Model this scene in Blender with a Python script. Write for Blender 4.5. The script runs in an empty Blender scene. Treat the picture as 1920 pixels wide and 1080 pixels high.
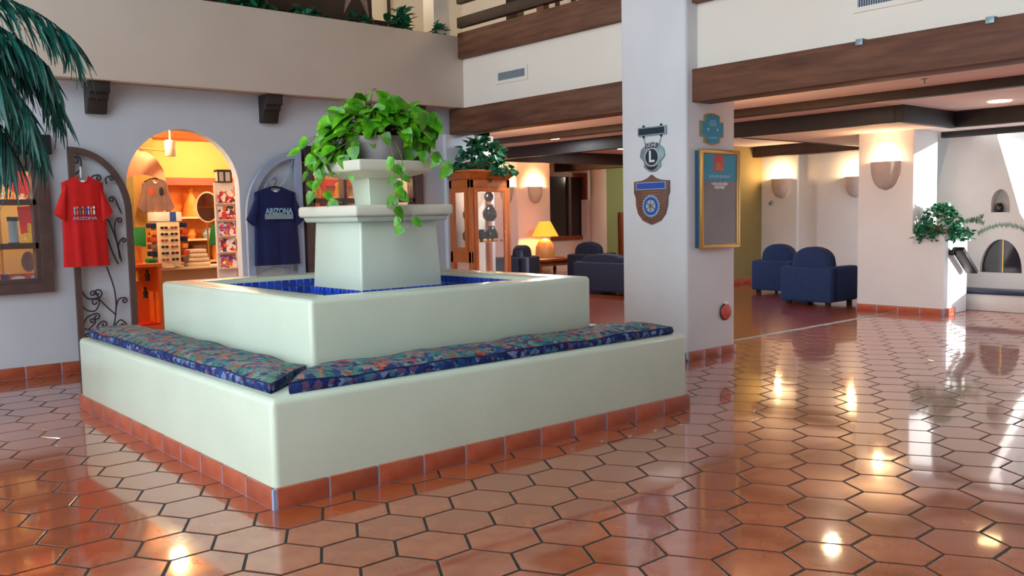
import bpy, bmesh, math, random
from mathutils import Vector, Matrix
random.seed(7)
R = math.radians
PI = math.pi
scene = bpy.context.scene
COL = scene.collection

# ------------------------------------------------------------------ camera
CAM = Vector((-1.86, -4.0, 1.42))
YAW, PIT, ROLL, FPX = 0.8640, -0.08213, -0.01972, 1673.4
fw = Vector((math.cos(YAW)*math.cos(PIT), math.sin(YAW)*math.cos(PIT), math.sin(PIT)))
r0 = Vector((math.sin(YAW), -math.cos(YAW), 0.0))
u0 = r0.cross(fw)
rt = r0*math.cos(ROLL) + u0*math.sin(ROLL)
up = -r0*math.sin(ROLL) + u0*math.cos(ROLL)
cam_data = bpy.data.cameras.new('camera')
cam_data.sensor_width = 36.0
cam_data.lens = 36.0*FPX/1920.0
cam_data.clip_start = 0.05
cam = bpy.data.objects.new('camera', cam_data)
COL.objects.link(cam)
M = Matrix((rt, up, -fw)).transposed().to_4x4()
M.translation = CAM
cam.matrix_world = M
scene.camera = cam

# ------------------------------------------------------------------ light
vs = scene.view_settings
vs.view_transform = 'Standard'
vs.look = 'None'
vs.gamma = 1.0
vs.use_curve_mapping = False
vs.exposure = 0.06

world = bpy.data.worlds.new('daylight')
scene.world = world
world.use_nodes = True
bg = world.node_tree.nodes['Background']
bg.inputs['Color'].default_value = (0.82, 0.91, 1.0, 1)
bg.inputs['Strength'].default_value = 4.2

def lamp(name, kind, loc, power, color, size=0.1, rot=None, **kw):
    d = bpy.data.lights.new(name, kind)
    d.energy = power
    d.color = color
    if kind == 'POINT': d.shadow_soft_size = size
    if kind == 'AREA':
        d.shape = 'RECTANGLE'; d.size = size; d.size_y = kw.get('size_y', size)
    if kind == 'SUN': d.angle = size
    o = bpy.data.objects.new(name, d)
    COL.objects.link(o)
    o.location = loc
    if rot is not None: o.rotation_euler = rot
    return o

sun_dir = Vector((-0.40, 0.85, -0.112)).normalized()          # through the window well beside the fireplace
sun = lamp('sun', 'SUN', (14, -6, 6), 9.0, (1.0, 0.96, 0.90), size=R(0.6))
sun.rotation_euler = (-sun_dir).to_track_quat('Z', 'Y').to_euler()

# ------------------------------------------------------------------ pixel helpers (1920 x 1080 frame -> a point on a plane of the room)
def ray(x, y): return rt*((x-960)/FPX) + up*((540-y)/FPX) + fw
def onX(x, y, X): d = ray(x, y); return CAM + d*((X-CAM.x)/d.x)
def onY(x, y, Y): d = ray(x, y); return CAM + d*((Y-CAM.y)/d.y)
def onZ(x, y, Z): d = ray(x, y); return CAM + d*((Z-CAM.z)/d.z)

# ------------------------------------------------------------------ materials
def lin(c):
    def f(v):
        v /= 255.0
        return v/12.92 if v <= 0.04045 else ((v+0.055)/1.055)**2.4
    return (f(c[0]), f(c[1]), f(c[2]), 1.0)

def mat(name, rgb, rough=0.6, rgb2=None, scale=4.0, bump=0.0, bscale=60.0, spec=0.5, metal=0.0, coat=0.0,
        emit=None, estr=0.0, alpha=None, trans=0.0, stretch=None, per_obj=0.0, sheen=0.0, ior=1.5, detail=4.0, contrast=1.0):
    m = bpy.data.materials.new(name)
    m.use_nodes = True
    nt = m.node_tree; N = nt.nodes; L = nt.links
    b = N['Principled BSDF']
    b.inputs['Roughness'].default_value = rough
    b.inputs['Specular IOR Level'].default_value = spec
    b.inputs['Metallic'].default_value = metal
    b.inputs['Coat Weight'].default_value = coat
    b.inputs['Coat Roughness'].default_value = 0.06
    b.inputs['IOR'].default_value = ior
    b.inputs['Transmission Weight'].default_value = trans
    b.inputs['Sheen Weight'].default_value = sheen
    b.inputs['Base Color'].default_value = lin(rgb)
    if alpha is not None: b.inputs['Alpha'].default_value = alpha
    if emit is not None:
        b.inputs['Emission Color'].default_value = lin(emit)
        b.inputs['Emission Strength'].default_value = estr
    tc = N.new('ShaderNodeTexCoord')
    src = tc.outputs['Object']
    if stretch:
        mp = N.new('ShaderNodeMapping'); mp.inputs['Scale'].default_value = stretch
        L.new(src, mp.inputs['Vector']); src = mp.outputs['Vector']
    fac = None
    if rgb2 is not None:
        nz = N.new('ShaderNodeTexNoise'); nz.inputs['Scale'].default_value = scale; nz.inputs['Detail'].default_value = detail
        L.new(src, nz.inputs['Vector'])
        ra = N.new('ShaderNodeValToRGB')
        ra.color_ramp.elements[0].position = 0.5-0.22/contrast; ra.color_ramp.elements[1].position = 0.5+0.22/contrast
        ra.color_ramp.elements[0].color = lin(rgb); ra.color_ramp.elements[1].color = lin(rgb2)
        L.new(nz.outputs['Fac'], ra.inputs['Fac'])
        fac = ra.outputs['Color']
    if per_obj > 0:
        oi = N.new('ShaderNodeObjectInfo'); ge = N.new('ShaderNodeNewGeometry')
        ad = N.new('ShaderNodeMath'); ad.operation = 'ADD'
        L.new(oi.outputs['Random'], ad.inputs[0]); L.new(ge.outputs['Random Per Island'], ad.inputs[1])
        fr = N.new('ShaderNodeMath'); fr.operation = 'FRACT'; L.new(ad.outputs[0], fr.inputs[0])
        mr = N.new('ShaderNodeMapRange')
        mr.inputs['To Min'].default_value = 1.0-per_obj; mr.inputs['To Max'].default_value = 1.0+per_obj
        L.new(fr.outputs[0], mr.inputs['Value'])
        hs = N.new('ShaderNodeHueSaturation')
        L.new(mr.outputs['Result'], hs.inputs['Value'])
        if fac is not None: L.new(fac, hs.inputs['Color'])
        else: hs.inputs['Color'].default_value = lin(rgb)
        fac = hs.outputs['Color']
    if fac is not None: L.new(fac, b.inputs['Base Color'])
    if bump > 0:
        n2 = N.new('ShaderNodeTexNoise'); n2.inputs['Scale'].default_value = bscale; n2.inputs['Detail'].default_value = 3
        L.new(src, n2.inputs['Vector'])
        bp = N.new('ShaderNodeBump'); bp.inputs['Strength'].default_value = bump; bp.inputs['Distance'].default_value = 0.01
        L.new(n2.outputs['Fac'], bp.inputs['Height']); L.new(bp.outputs['Normal'], b.inputs['Normal'])
        if coat > 0: L.new(bp.outputs['Normal'], b.inputs['Coat Normal'])
    return m

def print_mat(name, colors, scale, rough=0.8, bump=0.0):
    """cloth or card with a blotchy print: voronoi cells coloured from a ramp"""
    m = bpy.data.materials.new(name); m.use_nodes = True
    nt = m.node_tree; N = nt.nodes; L = nt.links; b = N['Principled BSDF']
    b.inputs['Roughness'].default_value = rough
    b.inputs['Specular IOR Level'].default_value = 0.25
    tc = N.new('ShaderNodeTexCoord')
    nz = N.new('ShaderNodeTexNoise'); nz.inputs['Scale'].default_value = scale*0.9; nz.inputs['Detail'].default_value = 2
    L.new(tc.outputs['Object'], nz.inputs['Vector'])
    mx = N.new('ShaderNodeVectorMath'); mx.operation = 'MULTIPLY_ADD'
    mx.inputs[1].default_value = (1.4/scale,)*3
    L.new(nz.outputs['Color'], mx.inputs[0]); L.new(tc.outputs['Object'], mx.inputs[2])
    vo = N.new('ShaderNodeTexVoronoi'); vo.inputs['Scale'].default_value = scale
    L.new(mx.outputs['Vector'], vo.inputs['Vector'])
    sp = N.new('ShaderNodeSeparateColor'); L.new(vo.outputs['Color'], sp.inputs['Color'])
    ra = N.new('ShaderNodeValToRGB'); ra.color_ramp.interpolation = 'CONSTANT'
    el = ra.color_ramp.elements
    n = len(colors)
    el[0].position = 0; el[0].color = lin(colors[0]); el[1].position = 1/n; el[1].color = lin(colors[1])
    for i in range(2, n):
        e = el.new(i/n); e.color = lin(colors[i])
    L.new(sp.outputs[0], ra.inputs['Fac'])
    n3 = N.new('ShaderNodeTexNoise'); n3.inputs['Scale'].default_value = scale*5; n3.inputs['Detail'].default_value = 3
    L.new(tc.outputs['Object'], n3.inputs['Vector'])
    hs = N.new('ShaderNodeHueSaturation')
    mr = N.new('ShaderNodeMapRange'); mr.inputs['From Min'].default_value = .3; mr.inputs['From Max'].default_value = .7
    mr.inputs['To Min'].default_value = .6; mr.inputs['To Max'].default_value = 1.5
    L.new(n3.outputs['Fac'], mr.inputs['Value']); L.new(mr.outputs['Result'], hs.inputs['Value'])
    L.new(ra.outputs['Color'], hs.inputs['Color']); L.new(hs.outputs['Color'], b.inputs['Base Color'])
    if bump:
        bp = N.new('ShaderNodeBump'); bp.inputs['Strength'].default_value = bump; bp.inputs['Distance'].default_value = 0.01
        L.new(n3.outputs['Fac'], bp.inputs['Height']); L.new(bp.outputs['Normal'], b.inputs['Normal'])
    return m

MT = {}
def m_(k, *a, **kw): MT[k] = mat(k, *a, **kw)
m_('wall', (194, 200, 208), .75, (202, 207, 214), 2.0, .10, 45)  # cool tint of the shaded shop wall put into the colour
m_('beige', (216, 202, 186), .8, (222, 210, 194), 1.5, .10, 45)  # balcony: warm lamp glow and floor bounce put into the colour
m_('cream', (232, 224, 210), .8, (236, 229, 216), 1.5, .10, 45)
m_('white', (218, 221, 223), .75, (225, 228, 230), 2.0, .10, 45)
m_('ceil', (236, 216, 210), .85, (239, 221, 215), 2.0, .10, 60)
m_('mint', (200, 214, 192), .30, (208, 220, 200), 2.5, .16, 30, coat=.35)
m_('capstone', (222, 218, 196), .45, (214, 214, 196), 5, .14, 40)
m_('tile', (150, 66, 30), .26, (172, 92, 50), 7, .012, 7, coat=1.0, per_obj=.14, spec=.3)
MT['tile'].node_tree.nodes['Principled BSDF'].inputs['Coat IOR'].default_value = 1.68
for nd in MT['tile'].node_tree.nodes:
    if nd.type == 'TEX_NOISE' and abs(nd.inputs['Scale'].default_value-7) < .01 and nd.inputs['Detail'].default_value == 3: nd.inputs['Detail'].default_value = 0
m_('basetile', (160, 72, 44), .4, (180, 94, 64), 9, .10, 40, coat=.25, per_obj=.14)
m_('grout', (24, 28, 30), .6, (38, 42, 40), 20, .2, 120)
m_('palegrout', (150, 160, 190), .8)
m_('redfloor', (118, 52, 26), .2, (136, 66, 36), 3, .04, 12, coat=.35)
m_('beam', (78, 42, 28), .62, (120, 78, 54), 6, .25, 30, stretch=(3, .35, 3))
m_('dark', (24, 20, 26), .6, (38, 32, 34), 6, .2, 30)
m_('darkwood', (44, 28, 24), .6, (62, 40, 32), 6, .2, 30)
m_('corbelwood', (38, 32, 30), .6, (52, 45, 40), 6, .2, 30)
m_('brownframe', (82, 62, 58), .5, (98, 76, 70), 8, .1, 40)
m_('iron', (62, 56, 62), .45, metal=.3)
m_('sheengate', (150, 165, 190), .35, (162, 176, 200), 5, .05, 40)  # right gate: blue-grey reflected light put into the colour
m_('pine', (176, 84, 32), .38, (202, 112, 50), 5, .08, 30, stretch=(6, 6, .8), coat=.3)
m_('orange', (224, 110, 44), .45, (232, 122, 52), 4)
m_('glass', (235, 245, 245), .02, alpha=.05, spec=.35)
m_('smoked', (46, 40, 46), .1, spec=.5)
m_('noticegrey', (128, 118, 118), .12, (136, 126, 124), 4, coat=.4)
m_('casedark', (26, 74, 104), .5)
m_('bluetile', (18, 52, 168), .12, (34, 84, 200), 9, per_obj=.3, coat=.6)
m_('water', (18, 60, 150), .05, spec=.7, bump=.06, bscale=12)
m_('red', (196, 10, 8), .8, (214, 18, 12), 6)
m_('navy', (10, 18, 66), .85, (14, 26, 84), 6)
m_('chair', (18, 42, 84), .9, (28, 56, 104), 60, .3, 160)
m_('chairdark', (12, 15, 36), .9, (20, 24, 50), 60, .3, 160)
m_('pot', (150, 146, 150), .65, (170, 164, 166), 8, .15, 30)
m_('leaf', (16, 112, 22), .33, (112, 186, 26), 8, per_obj=.4, spec=.5, contrast=1.3)
m_('ivy', (16, 82, 56), .35, (44, 128, 88), 14, per_obj=.4)
m_('palm', (10, 62, 58), .4, (24, 104, 88), 10, per_obj=.45)
m_('stem', (96, 118, 60), .6)
m_('soil', (50, 36, 28), .9, (70, 50, 38), 30, .4, 80)
m_('sconce', (176, 162, 158), .7, (194, 180, 174), 7, .15, 40)
m_('bulb', (255, 240, 210), .5, emit=(255, 214, 150), estr=14)
m_('shade', (250, 170, 60), .7, emit=(255, 150, 40), estr=1.3)
m_('ceramic', (206, 150, 84), .35, (216, 166, 98), 5)
m_('tablewood', (120, 62, 36), .4, (140, 76, 46), 8)
m_('vent', (150, 164, 172), .5)
m_('ventdark', (70, 84, 96), .6)
m_('black', (14, 14, 16), .4)
m_('whiteplastic', (236, 236, 236), .4)
m_('teal', (36, 140, 172), .35, (46, 152, 184), 6)
m_('gold', (196, 150, 84), .3, metal=.8)
m_('bronze', (104, 74, 62), .5, (124, 88, 72), 8, .1)
m_('bluelabel', (40, 80, 170), .4)
m_('paleblue', (150, 186, 214), .4)
m_('steel', (128, 152, 158), .4, (150, 172, 176), 12, metal=.3)
m_('inkblue', (14, 40, 62), .5)
m_('green', (20, 120, 62), .7, (28, 136, 74), 8)
m_('shopwall', (214, 168, 92), .8, (222, 178, 104), 2)
m_('shopceil', (196, 112, 50), .8, (204, 122, 58), 2)
m_('shelfwhite', (226, 208, 180), .6)
m_('redtrim', (190, 62, 34), .5)
m_('terraorange', (220, 124, 52), .6, (236, 150, 70), 9)
m_('mirror', (120, 70, 46), .08, metal=.9)
m_('yellow', (232, 190, 40), .8, (240, 204, 60), 20, .2)
m_('pinkcloth', (196, 126, 96), .85, (206, 140, 108), 5)
m_('browncloth', (110, 84, 84), .85, (130, 100, 96), 8)
m_('greenwall', (158, 168, 120), .8)
m_('olivewall', (128, 112, 66), .8, (138, 122, 74), 2)
m_('wooddoor', (130, 56, 30), .4, (150, 70, 40), 8)
m_('painting', (112, 140, 118), .8, (140, 158, 144), 20)
m_('firedark', (36, 30, 36), .25, (54, 44, 50), 8, coat=.4)
m_('copper', (120, 84, 66), .35, (160, 150, 140), 10, metal=.7)
m_('goldfig', (236, 170, 50), .35, metal=.4)
m_('blackglaze', (12, 12, 16), .12, coat=.5)
m_('adobe', (206, 200, 196), .85, (216, 210, 206), 2, .12, 40)
m_('slate', (22, 34, 66), .4)
m_('signred', (196, 70, 58), .5, (206, 84, 70), 10)
MT['cushion'] = print_mat('cushion', [(36, 62, 108), (44, 104, 116), (84, 132, 122), (160, 74, 56), (44, 78, 114), (70, 120, 118), (178, 108, 84), (34, 52, 96), (118, 136, 134), (122, 88, 116), (58, 116, 100), (92, 116, 104)], 30, .7, .3)
MT['cushionside'] = print_mat('cushionside', [(18, 32, 92), (22, 46, 106), (16, 28, 78), (110, 122, 158), (26, 64, 116), (92, 66, 104), (18, 32, 88), (60, 104, 124)], 28, .7, .3)
MT['cards'] = print_mat('cards', [(60, 80, 170), (230, 226, 236), (200, 70, 90), (120, 90, 170), (240, 230, 240), (220, 120, 60)], 26, .4)
MT['cardsred'] = print_mat('cardsred', [(200, 60, 60), (236, 226, 230), (90, 60, 90), (230, 120, 70), (240, 236, 240)], 26, .4)
MT['goods'] = print_mat('goods', [(240, 220, 180), (200, 90, 40), (150, 40, 50), (240, 190, 90), (90, 60, 60), (230, 230, 220)], 20, .5)

# ------------------------------------------------------------------ mesh builder
OFF = {}
class MB:
    def __init__(s): s.v = []; s.f = []
    def add(s, vs, fs):
        n = len(s.v); s.v += [Vector(p) for p in vs]; s.f += [tuple(i+n for i in f) for f in fs]; return s
    def box(s, lo, hi):
        x0, y0, z0 = lo; x1, y1, z1 = hi
        return s.add([(x0,y0,z0),(x1,y0,z0),(x1,y1,z0),(x0,y1,z0),(x0,y0,z1),(x1,y0,z1),(x1,y1,z1),(x0,y1,z1)],
                     [(3,2,1,0),(4,5,6,7),(0,1,5,4),(1,2,6,5),(2,3,7,6),(3,0,4,7)])
    def frustum(s, lo, hi, inset):
        """box whose top is pulled in by inset"""
        x0, y0, z0 = lo; x1, y1, z1 = hi; i = inset
        return s.add([(x0,y0,z0),(x1,y0,z0),(x1,y1,z0),(x0,y1,z0),(x0+i,y0+i,z1),(x1-i,y0+i,z1),(x1-i,y1-i,z1),(x0+i,y1-i,z1)],
                     [(3,2,1,0),(4,5,6,7),(0,1,5,4),(1,2,6,5),(2,3,7,6),(3,0,4,7)])
    def prism(s, poly, fn, a, b):
        """poly of 2-D points; fn(u, v, w) -> 3-D; extruded from w=a to w=b"""
        n = len(poly)
        vs = [fn(u, v, a) for u, v in poly] + [fn(u, v, b) for u, v in poly]
        fs = [tuple(range(n))[::-1], tuple(range(n, 2*n))] + [(i, (i+1) % n, n+(i+1) % n, n+i) for i in range(n)]
        return s.add(vs, fs)
    def tube(s, path, r, n=6, cap=True):
        path = [Vector(p) for p in path]; k = len(path)
        rs = r if isinstance(r, (list, tuple)) else [r]*k
        vs = []; ref = None
        for i in range(k):
            t = (path[min(i+1, k-1)] - path[max(i-1, 0)])
            if t.length < 1e-9: t = Vector((0, 0, 1))
            t.normalize()
            if ref is None: ref = Vector((0, 0, 1)) if abs(t.z) < .9 else Vector((1, 0, 0))
            a = ref - t*ref.dot(t)
            if a.length < 1e-6: a = t.orthogonal()
            a.normalize(); ref = a; b = t.cross(a)
            for j in range(n):
                w = 2*PI*j/n
                vs.append(path[i] + (a*math.cos(w) + b*math.sin(w))*rs[i])
        fs = [(i*n+j, i*n+(j+1) % n, (i+1)*n+(j+1) % n, (i+1)*n+j) for i in range(k-1) for j in range(n)]
        if cap: fs += [tuple(range(n))[::-1], tuple(range((k-1)*n, k*n))]
        return s.add(vs, fs)
    def lathe(s, prof, c, n=24, sx=1.0, sy=1.0, a0=0.0, a1=2*PI):
        full = abs(a1-a0-2*PI) < 1e-6
        m = n if full else n+1
        vs = []
        for r, z in prof:
            for j in range(m):
                w = a0 + (a1-a0)*j/n
                vs.append((c[0]+r*math.cos(w)*sx, c[1]+r*math.sin(w)*sy, c[2]+z))
        fs = []
        for i in range(len(prof)-1):
            for j in range(n):
                j2 = (j+1) % m
                fs.append((i*m+j, i*m+j2, (i+1)*m+j2, (i+1)*m+j))
        return s.add(vs, fs)
    def ball(s, c, r, n=10, k=7):
        rx, ry, rz = r if isinstance(r, (tuple, list)) else (r, r, r)
        prof = [(max(1e-4, math.sin(PI*i/k)), -math.cos(PI*i/k)*rz) for i in range(k+1)]
        return s.lathe(prof, c, n, rx, ry)
    def sweep(s, path, half, yfn, a, b, closed=False):
        """flat bar of in-plane half width along a 2-D path; yfn(u, v, w) -> 3-D, thickness w in a..b"""
        k = len(path); L = []; Rr = []
        for i in range(k):
            p0 = path[i-1] if (i > 0 or closed) else path[i]
            p1 = path[(i+1) % k] if (i < k-1 or closed) else path[i]
            d0 = Vector((path[i][0]-p0[0], path[i][1]-p0[1])); d1 = Vector((p1[0]-path[i][0], p1[1]-path[i][1]))
            if d0.length < 1e-9: d0 = d1
            if d1.length < 1e-9: d1 = d0
            d0.normalize(); d1.normalize()
            t = d0+d1
            t = t.normalized() if t.length > 1e-6 else d0
            nrm = Vector((-t.y, t.x)); c = max(.35, nrm.dot(Vector((-d0.y, d0.x))))
            o = nrm*(half/c)
            L.append((path[i][0]+o.x, path[i][1]+o.y)); Rr.append((path[i][0]-o.x, path[i][1]-o.y))
        vs = []
        for i in range(k):
            vs += [yfn(L[i][0], L[i][1], a), yfn(Rr[i][0], Rr[i][1], a), yfn(Rr[i][0], Rr[i][1], b), yfn(L[i][0], L[i][1], b)]
        fs = []
        for i in range(k if closed else k-1):
            p = 4*i; q = 4*((i+1) % k)
            for j in range(4): fs.append((p+j, p+(j+1) % 4, q+(j+1) % 4, q+j))
        if not closed: fs += [(3,2,1,0), (4*k-4, 4*k-3, 4*k-2, 4*k-1)]
        return s.add(vs, fs)
    def mesh(s, name, off=Vector((0, 0, 0)), bevel=0.0, seg=2, smooth=False, ang=40):
        me = bpy.data.meshes.new(name)
        me.from_pydata([tuple(v-off) for v in s.v], [], s.f)
        bm = bmesh.new(); bm.from_mesh(me)
        bmesh.ops.recalc_face_normals(bm, faces=bm.faces)
        if bevel > 0:
            ed = [e for e in bm.edges if len(e.link_faces) == 2 and e.calc_face_angle(0) > R(25)]
            bmesh.ops.bevel(bm, geom=ed, offset=bevel, segments=seg, profile=.5, affect='EDGES', clamp_overlap=True)
        bm.to_mesh(me); bm.free()
        if smooth or bevel > 0:
            for p in me.polygons: p.use_smooth = True
            if ang < 180:
                me.set_sharp_from_angle(angle=R(ang))
        return me
    def build(s, name, m, parent=None, bevel=0.0, seg=2, smooth=False, ang=40, kind=None):
        off = OFF.get(parent.name, Vector((0, 0, 0))) if parent else Vector((0, 0, 0))
        me = s.mesh(name, off, bevel, seg, smooth, ang)
        for x in (m if isinstance(m, list) else [m]): me.materials.append(MT[x] if isinstance(x, str) else x)
        o = bpy.data.objects.new(name, me); COL.objects.link(o)
        if parent: o.parent = parent; OFF[o.name] = off
        if kind: o['kind'] = kind
        return o

def tag(o, label, cat, group=None):
    o['label'] = label; o['category'] = cat
    if group: o['group'] = group
    return o
def thing(name, label, cat, loc, group=None):
    o = bpy.data.objects.new(name, None); o.empty_display_size = .1
    COL.objects.link(o); o.location = loc; OFF[o.name] = Vector(loc)
    return tag(o, label, cat, group)
def struct(name, mb, m, parent=None, **kw):
    o = mb.build(name, m, parent, **kw)
    if not parent: o['kind'] = 'structure'; OFF[o.name] = Vector((0, 0, 0))
    return o
def rbox(name, lo, hi, m, parent=None, bevel=0.0, seg=2):
    return MB().box(lo, hi).build(name, m, parent, bevel=bevel, seg=seg)
def inst(me, name, parent, loc, rot=None, scale=None):
    o = bpy.data.objects.new(name, me); COL.objects.link(o); o.parent = parent
    o.location = Vector(loc) - (OFF[parent.name] if parent else Vector((0, 0, 0)))
    if rot is not None:
        if isinstance(rot, Matrix): o.rotation_euler = rot.to_euler()
        else: o.rotation_euler = rot
    if scale is not None: o.scale = scale if isinstance(scale, (tuple, list)) else (scale,)*3
    return o

FX = lambda X: (lambda u, v, w: (w, u, v))          # 2-D (y, z), extruded along x
pXZ = lambda u, v, w: (u, w, v)                      # 2-D (x, z), extruded along y
pYZ = lambda u, v, w: (w, u, v)                      # 2-D (y, z), extruded along x
pXY = lambda u, v, w: (u, v, w)

def holed(name, outline, holes, fn, a, b, m, parent=None):
    """a slab with holes through it: outline and holes as 2-D loops"""
    bm = bmesh.new()
    edges = []
    for loop in [outline]+holes:
        vs = [bm.verts.new(fn(u, v, a)) for u, v in loop]
        for i in range(len(vs)): edges.append(bm.edges.new((vs[i], vs[(i+1) % len(vs)])))
    bmesh.ops.triangle_fill(bm, use_beauty=True, use_dissolve=False, edges=edges)
    ret = bmesh.ops.extrude_face_region(bm, geom=list(bm.faces))
    d = Vector(fn(0, 0, b)) - Vector(fn(0, 0, a))
    off = OFF.get(parent.name, Vector((0, 0, 0))) if parent else Vector((0, 0, 0))
    bmesh.ops.translate(bm, vec=d, verts=[g for g in ret['geom'] if isinstance(g, bmesh.types.BMVert)])
    bmesh.ops.translate(bm, vec=-off, verts=list(bm.verts))
    bmesh.ops.recalc_face_normals(bm, faces=bm.faces)
    me = bpy.data.meshes.new(name); bm.to_mesh(me); bm.free()
    me.materials.append(MT[m])
    o = bpy.data.objects.new(name, me); COL.objects.link(o)
    if parent: o.parent = parent; OFF[o.name] = off
    return o

def rect(a, b, c, d): return [(a, b), (c, b), (c, d), (a, d)]
def arch(x0, x1, z0, zs, zt, n=20):
    c = (x0+x1)/2; rx = (x1-x0)/2
    return [(x0, z0), (x1, z0)] + [(c+rx*math.cos(PI*i/n), zs+(zt-zs)*math.sin(PI*i/n)) for i in range(n+1)]
def catmull(P, n=6):
    P = [Vector(p) for p in P]; out = []
    for i in range(len(P)-1):
        a = P[max(i-1, 0)]; b = P[i]; c = P[i+1]; d = P[min(i+2, len(P)-1)]
        for j in range(n):
            t = j/n
            out.append(.5*((2*b)+(c-a)*t+(2*a-5*b+4*c-d)*t*t+(3*b-a-3*c+d)*t**3))
    out.append(P[-1]); return out

dg = None
TXT_X = Matrix(((0, 0, -1), (-1, 0, 0), (0, 1, 0)))   # text on a face looking towards -X
TXT_Y = Matrix(((1, 0, 0), (0, 0, -1), (0, 1, 0)))    # text on a face looking towards -Y
def text(name, s, size, loc, basis, m, parent, ext=.0015, sx=1.0, roll=0.0, bold=0.0):
    cu = bpy.data.curves.new(name, 'FONT'); cu.body = s; cu.size = size; cu.align_x = 'CENTER'; cu.align_y = 'CENTER'
    cu.extrude = ext; cu.offset = bold; cu.resolution_u = 3
    t = bpy.data.objects.new(name, cu); COL.objects.link(t)
    bpy.context.view_layer.update()
    me = bpy.data.meshes.new_from_object(t.evaluated_get(bpy.context.evaluated_depsgraph_get()))
    bpy.data.objects.remove(t); bpy.data.curves.remove(cu)
    me.name = name
    me.transform(Matrix.Diagonal((sx, 1, 1, 1)))
    if roll: me.transform(Matrix.Rotation(roll, 4, 'Z'))
    me.transform(basis.to_4x4())
    me.materials.clear(); me.materials.append(MT[m])
    return inst(me, name, parent, loc)

# ================================================================== THE SETTING
# ---- floor: hexagonal clay tiles in a dark joint
EDGE, TH = 0.1805, R(0.9)
A1 = Vector((1.5*EDGE, .8660*EDGE)); A2 = Vector((0, 1.7321*EDGE))
ca, sa = math.cos(TH), math.sin(TH)
def rot2(v): return Vector((v.x*ca - v.y*sa, v.x*sa + v.y*ca))
A1, A2 = rot2(A1), rot2(A2)
O2 = Vector((0.028, -0.432))
floor = struct('floor', MB().box((-9, -9, -.16), (12.5, 5.2, -.0014)), 'grout')

def hex_verts(e=EDGE-.0068, dome=.00025):
    vs = [(0, 0, dome)]
    for rr, z in ((.55, dome), (.978, .0), (.996, -.0008), (1.0, -.0068)):
        for i in range(6):
            w = TH + i*PI/3
            vs.append((e*rr*math.cos(w), e*rr*math.sin(w), z))
    fs = [(0, 1+i, 1+(i+1) % 6) for i in range(6)]
    for k in range(3):
        for i in range(6):
            fs.append((1+6*k+i, 7+6*k+i, 7+6*k+(i+1) % 6, 1+6*k+(i+1) % 6))
    return [Vector(v) for v in vs], fs
hv, hf = hex_verts()
cand = []
for i in range(-60, 70):
    for j in range(-90, 90):
        c = O2 + A1*i + A2*j
        if c.x < -7 or c.x > 10.9 or c.y < -8.5 or c.y > 5.3: continue
        if .25 < c.x < 2.95 and .25 < c.y < 3.05: continue
        if c.x > 5.75 and c.y > 1.95: continue
        if c.x > 4.8 and c.y > 2.2: continue
        p = Vector((c.x, c.y, 0)) - CAM
        dep = p.dot(fw)
        px = 960 + FPX*p.dot(rt)/dep if dep > .3 else -1e6
        py = 540 - FPX*p.dot(up)/dep if dep > .3 else -1e6
        vis = -90 < px < 2010 and py < 1160 and dep > .3
        if vis and p.length > 1: hid = .1 < c.x < 3.1 and .1 < c.y < 3.2
        else: hid = False
        # behind the fountain as seen from the camera
        def blocked(c):
            for t in (.35, .5, .6, .7, .8, .9):
                q = CAM + p*t
                if .0 < q.x < 3.23 and .0 < q.y < 3.35 and q.z < .5: return True
            return False
        area = (1/dep**3 if vis else 0)
        if vis and (hid or blocked(c)): area *= 1e-3
        cand.append((area, c))
cand.sort(key=lambda t: -t[0])
hexme = MB().add(hv, hf).mesh('hex_tile', smooth=True, ang=2); hexme.materials.append(MT['tile'])
rest = MB()
rng = random.Random(3)
for n, (area, c) in enumerate(cand):
    rx, ry = rng.gauss(0, .0014), rng.gauss(0, .0014)
    z = rng.uniform(-.0006, .0006)
    if n < 290:
        inst(hexme, 'hex_tile', None, (c.x, c.y, z), (rx, ry, 0)).parent = floor
    else:
        Mx = Matrix.Translation((c.x, c.y, z)) @ Matrix.Rotation(ry, 4, 'Y') @ Matrix.Rotation(rx, 4, 'X')
        rest.add([Mx @ v for v in hv], hf)
rest.build('hex_tile_field', 'tile', floor, smooth=True, ang=2, kind='stuff')

struct('floor', MB().box((5.62, 1.79, -.1), (18, 13, .003)).box((4.7, 2.1, -.1), (5.62, 13, .0031)), 'redfloor')
struct('floor', MB().box((-3, 5.2, -.1), (5.4, 9, .004)), 'redfloor')
struct('trim_1', MB().box((5.62, 1.765, -.01), (9.9, 1.795, .006)), 'steel')

# ---- shop wall with arch and two windows
WY = 5.15
AX0, AX1 = 1.0, 2.16
wall_left = holed('wall_left', rect(-7, 0, 5.62, 2.76),
                  [arch(AX0, AX1, .0005, 1.76, 2.35), rect(-.72, .83, .25, 2.0), rect(2.95, .83, 4.45, 2.0)],
                  pXZ, WY, 5.27, 'wall')
wall_left['kind'] = 'structure'; OFF[wall_left.name] = Vector((0, 0, 0))
struct('wall_corner', MB().box((4.85, 5.075, 0), (5.62, 5.15, 2.44)), 'wall', bevel=.01)
struct('wall_balcony', MB().box((-7, 4.88, 2.745), (5.0, 5.06, 3.61)).box((-7, 5.0, 2.745), (5.62, 9.2, 2.9)), 'beige', bevel=.012)
struct('wall_planter', MB().box((-7, 5.42, 2.9), (4.05, 5.5, 4.15)).box((4.05, 5.42, 2.9), (4.45, 5.5, 3.80)), 'darkwood')
MB().box((-7, 5.06, 3.3), (4.7, 5.42, 3.55)).build('soil', 'soil', None)['kind'] = 'structure'

# ---- column
struct('wall_column', MB().box((4.83, 1.3, 0), (5.59, 2.11, 6.2)), 'white', bevel=.03, seg=3)
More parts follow.
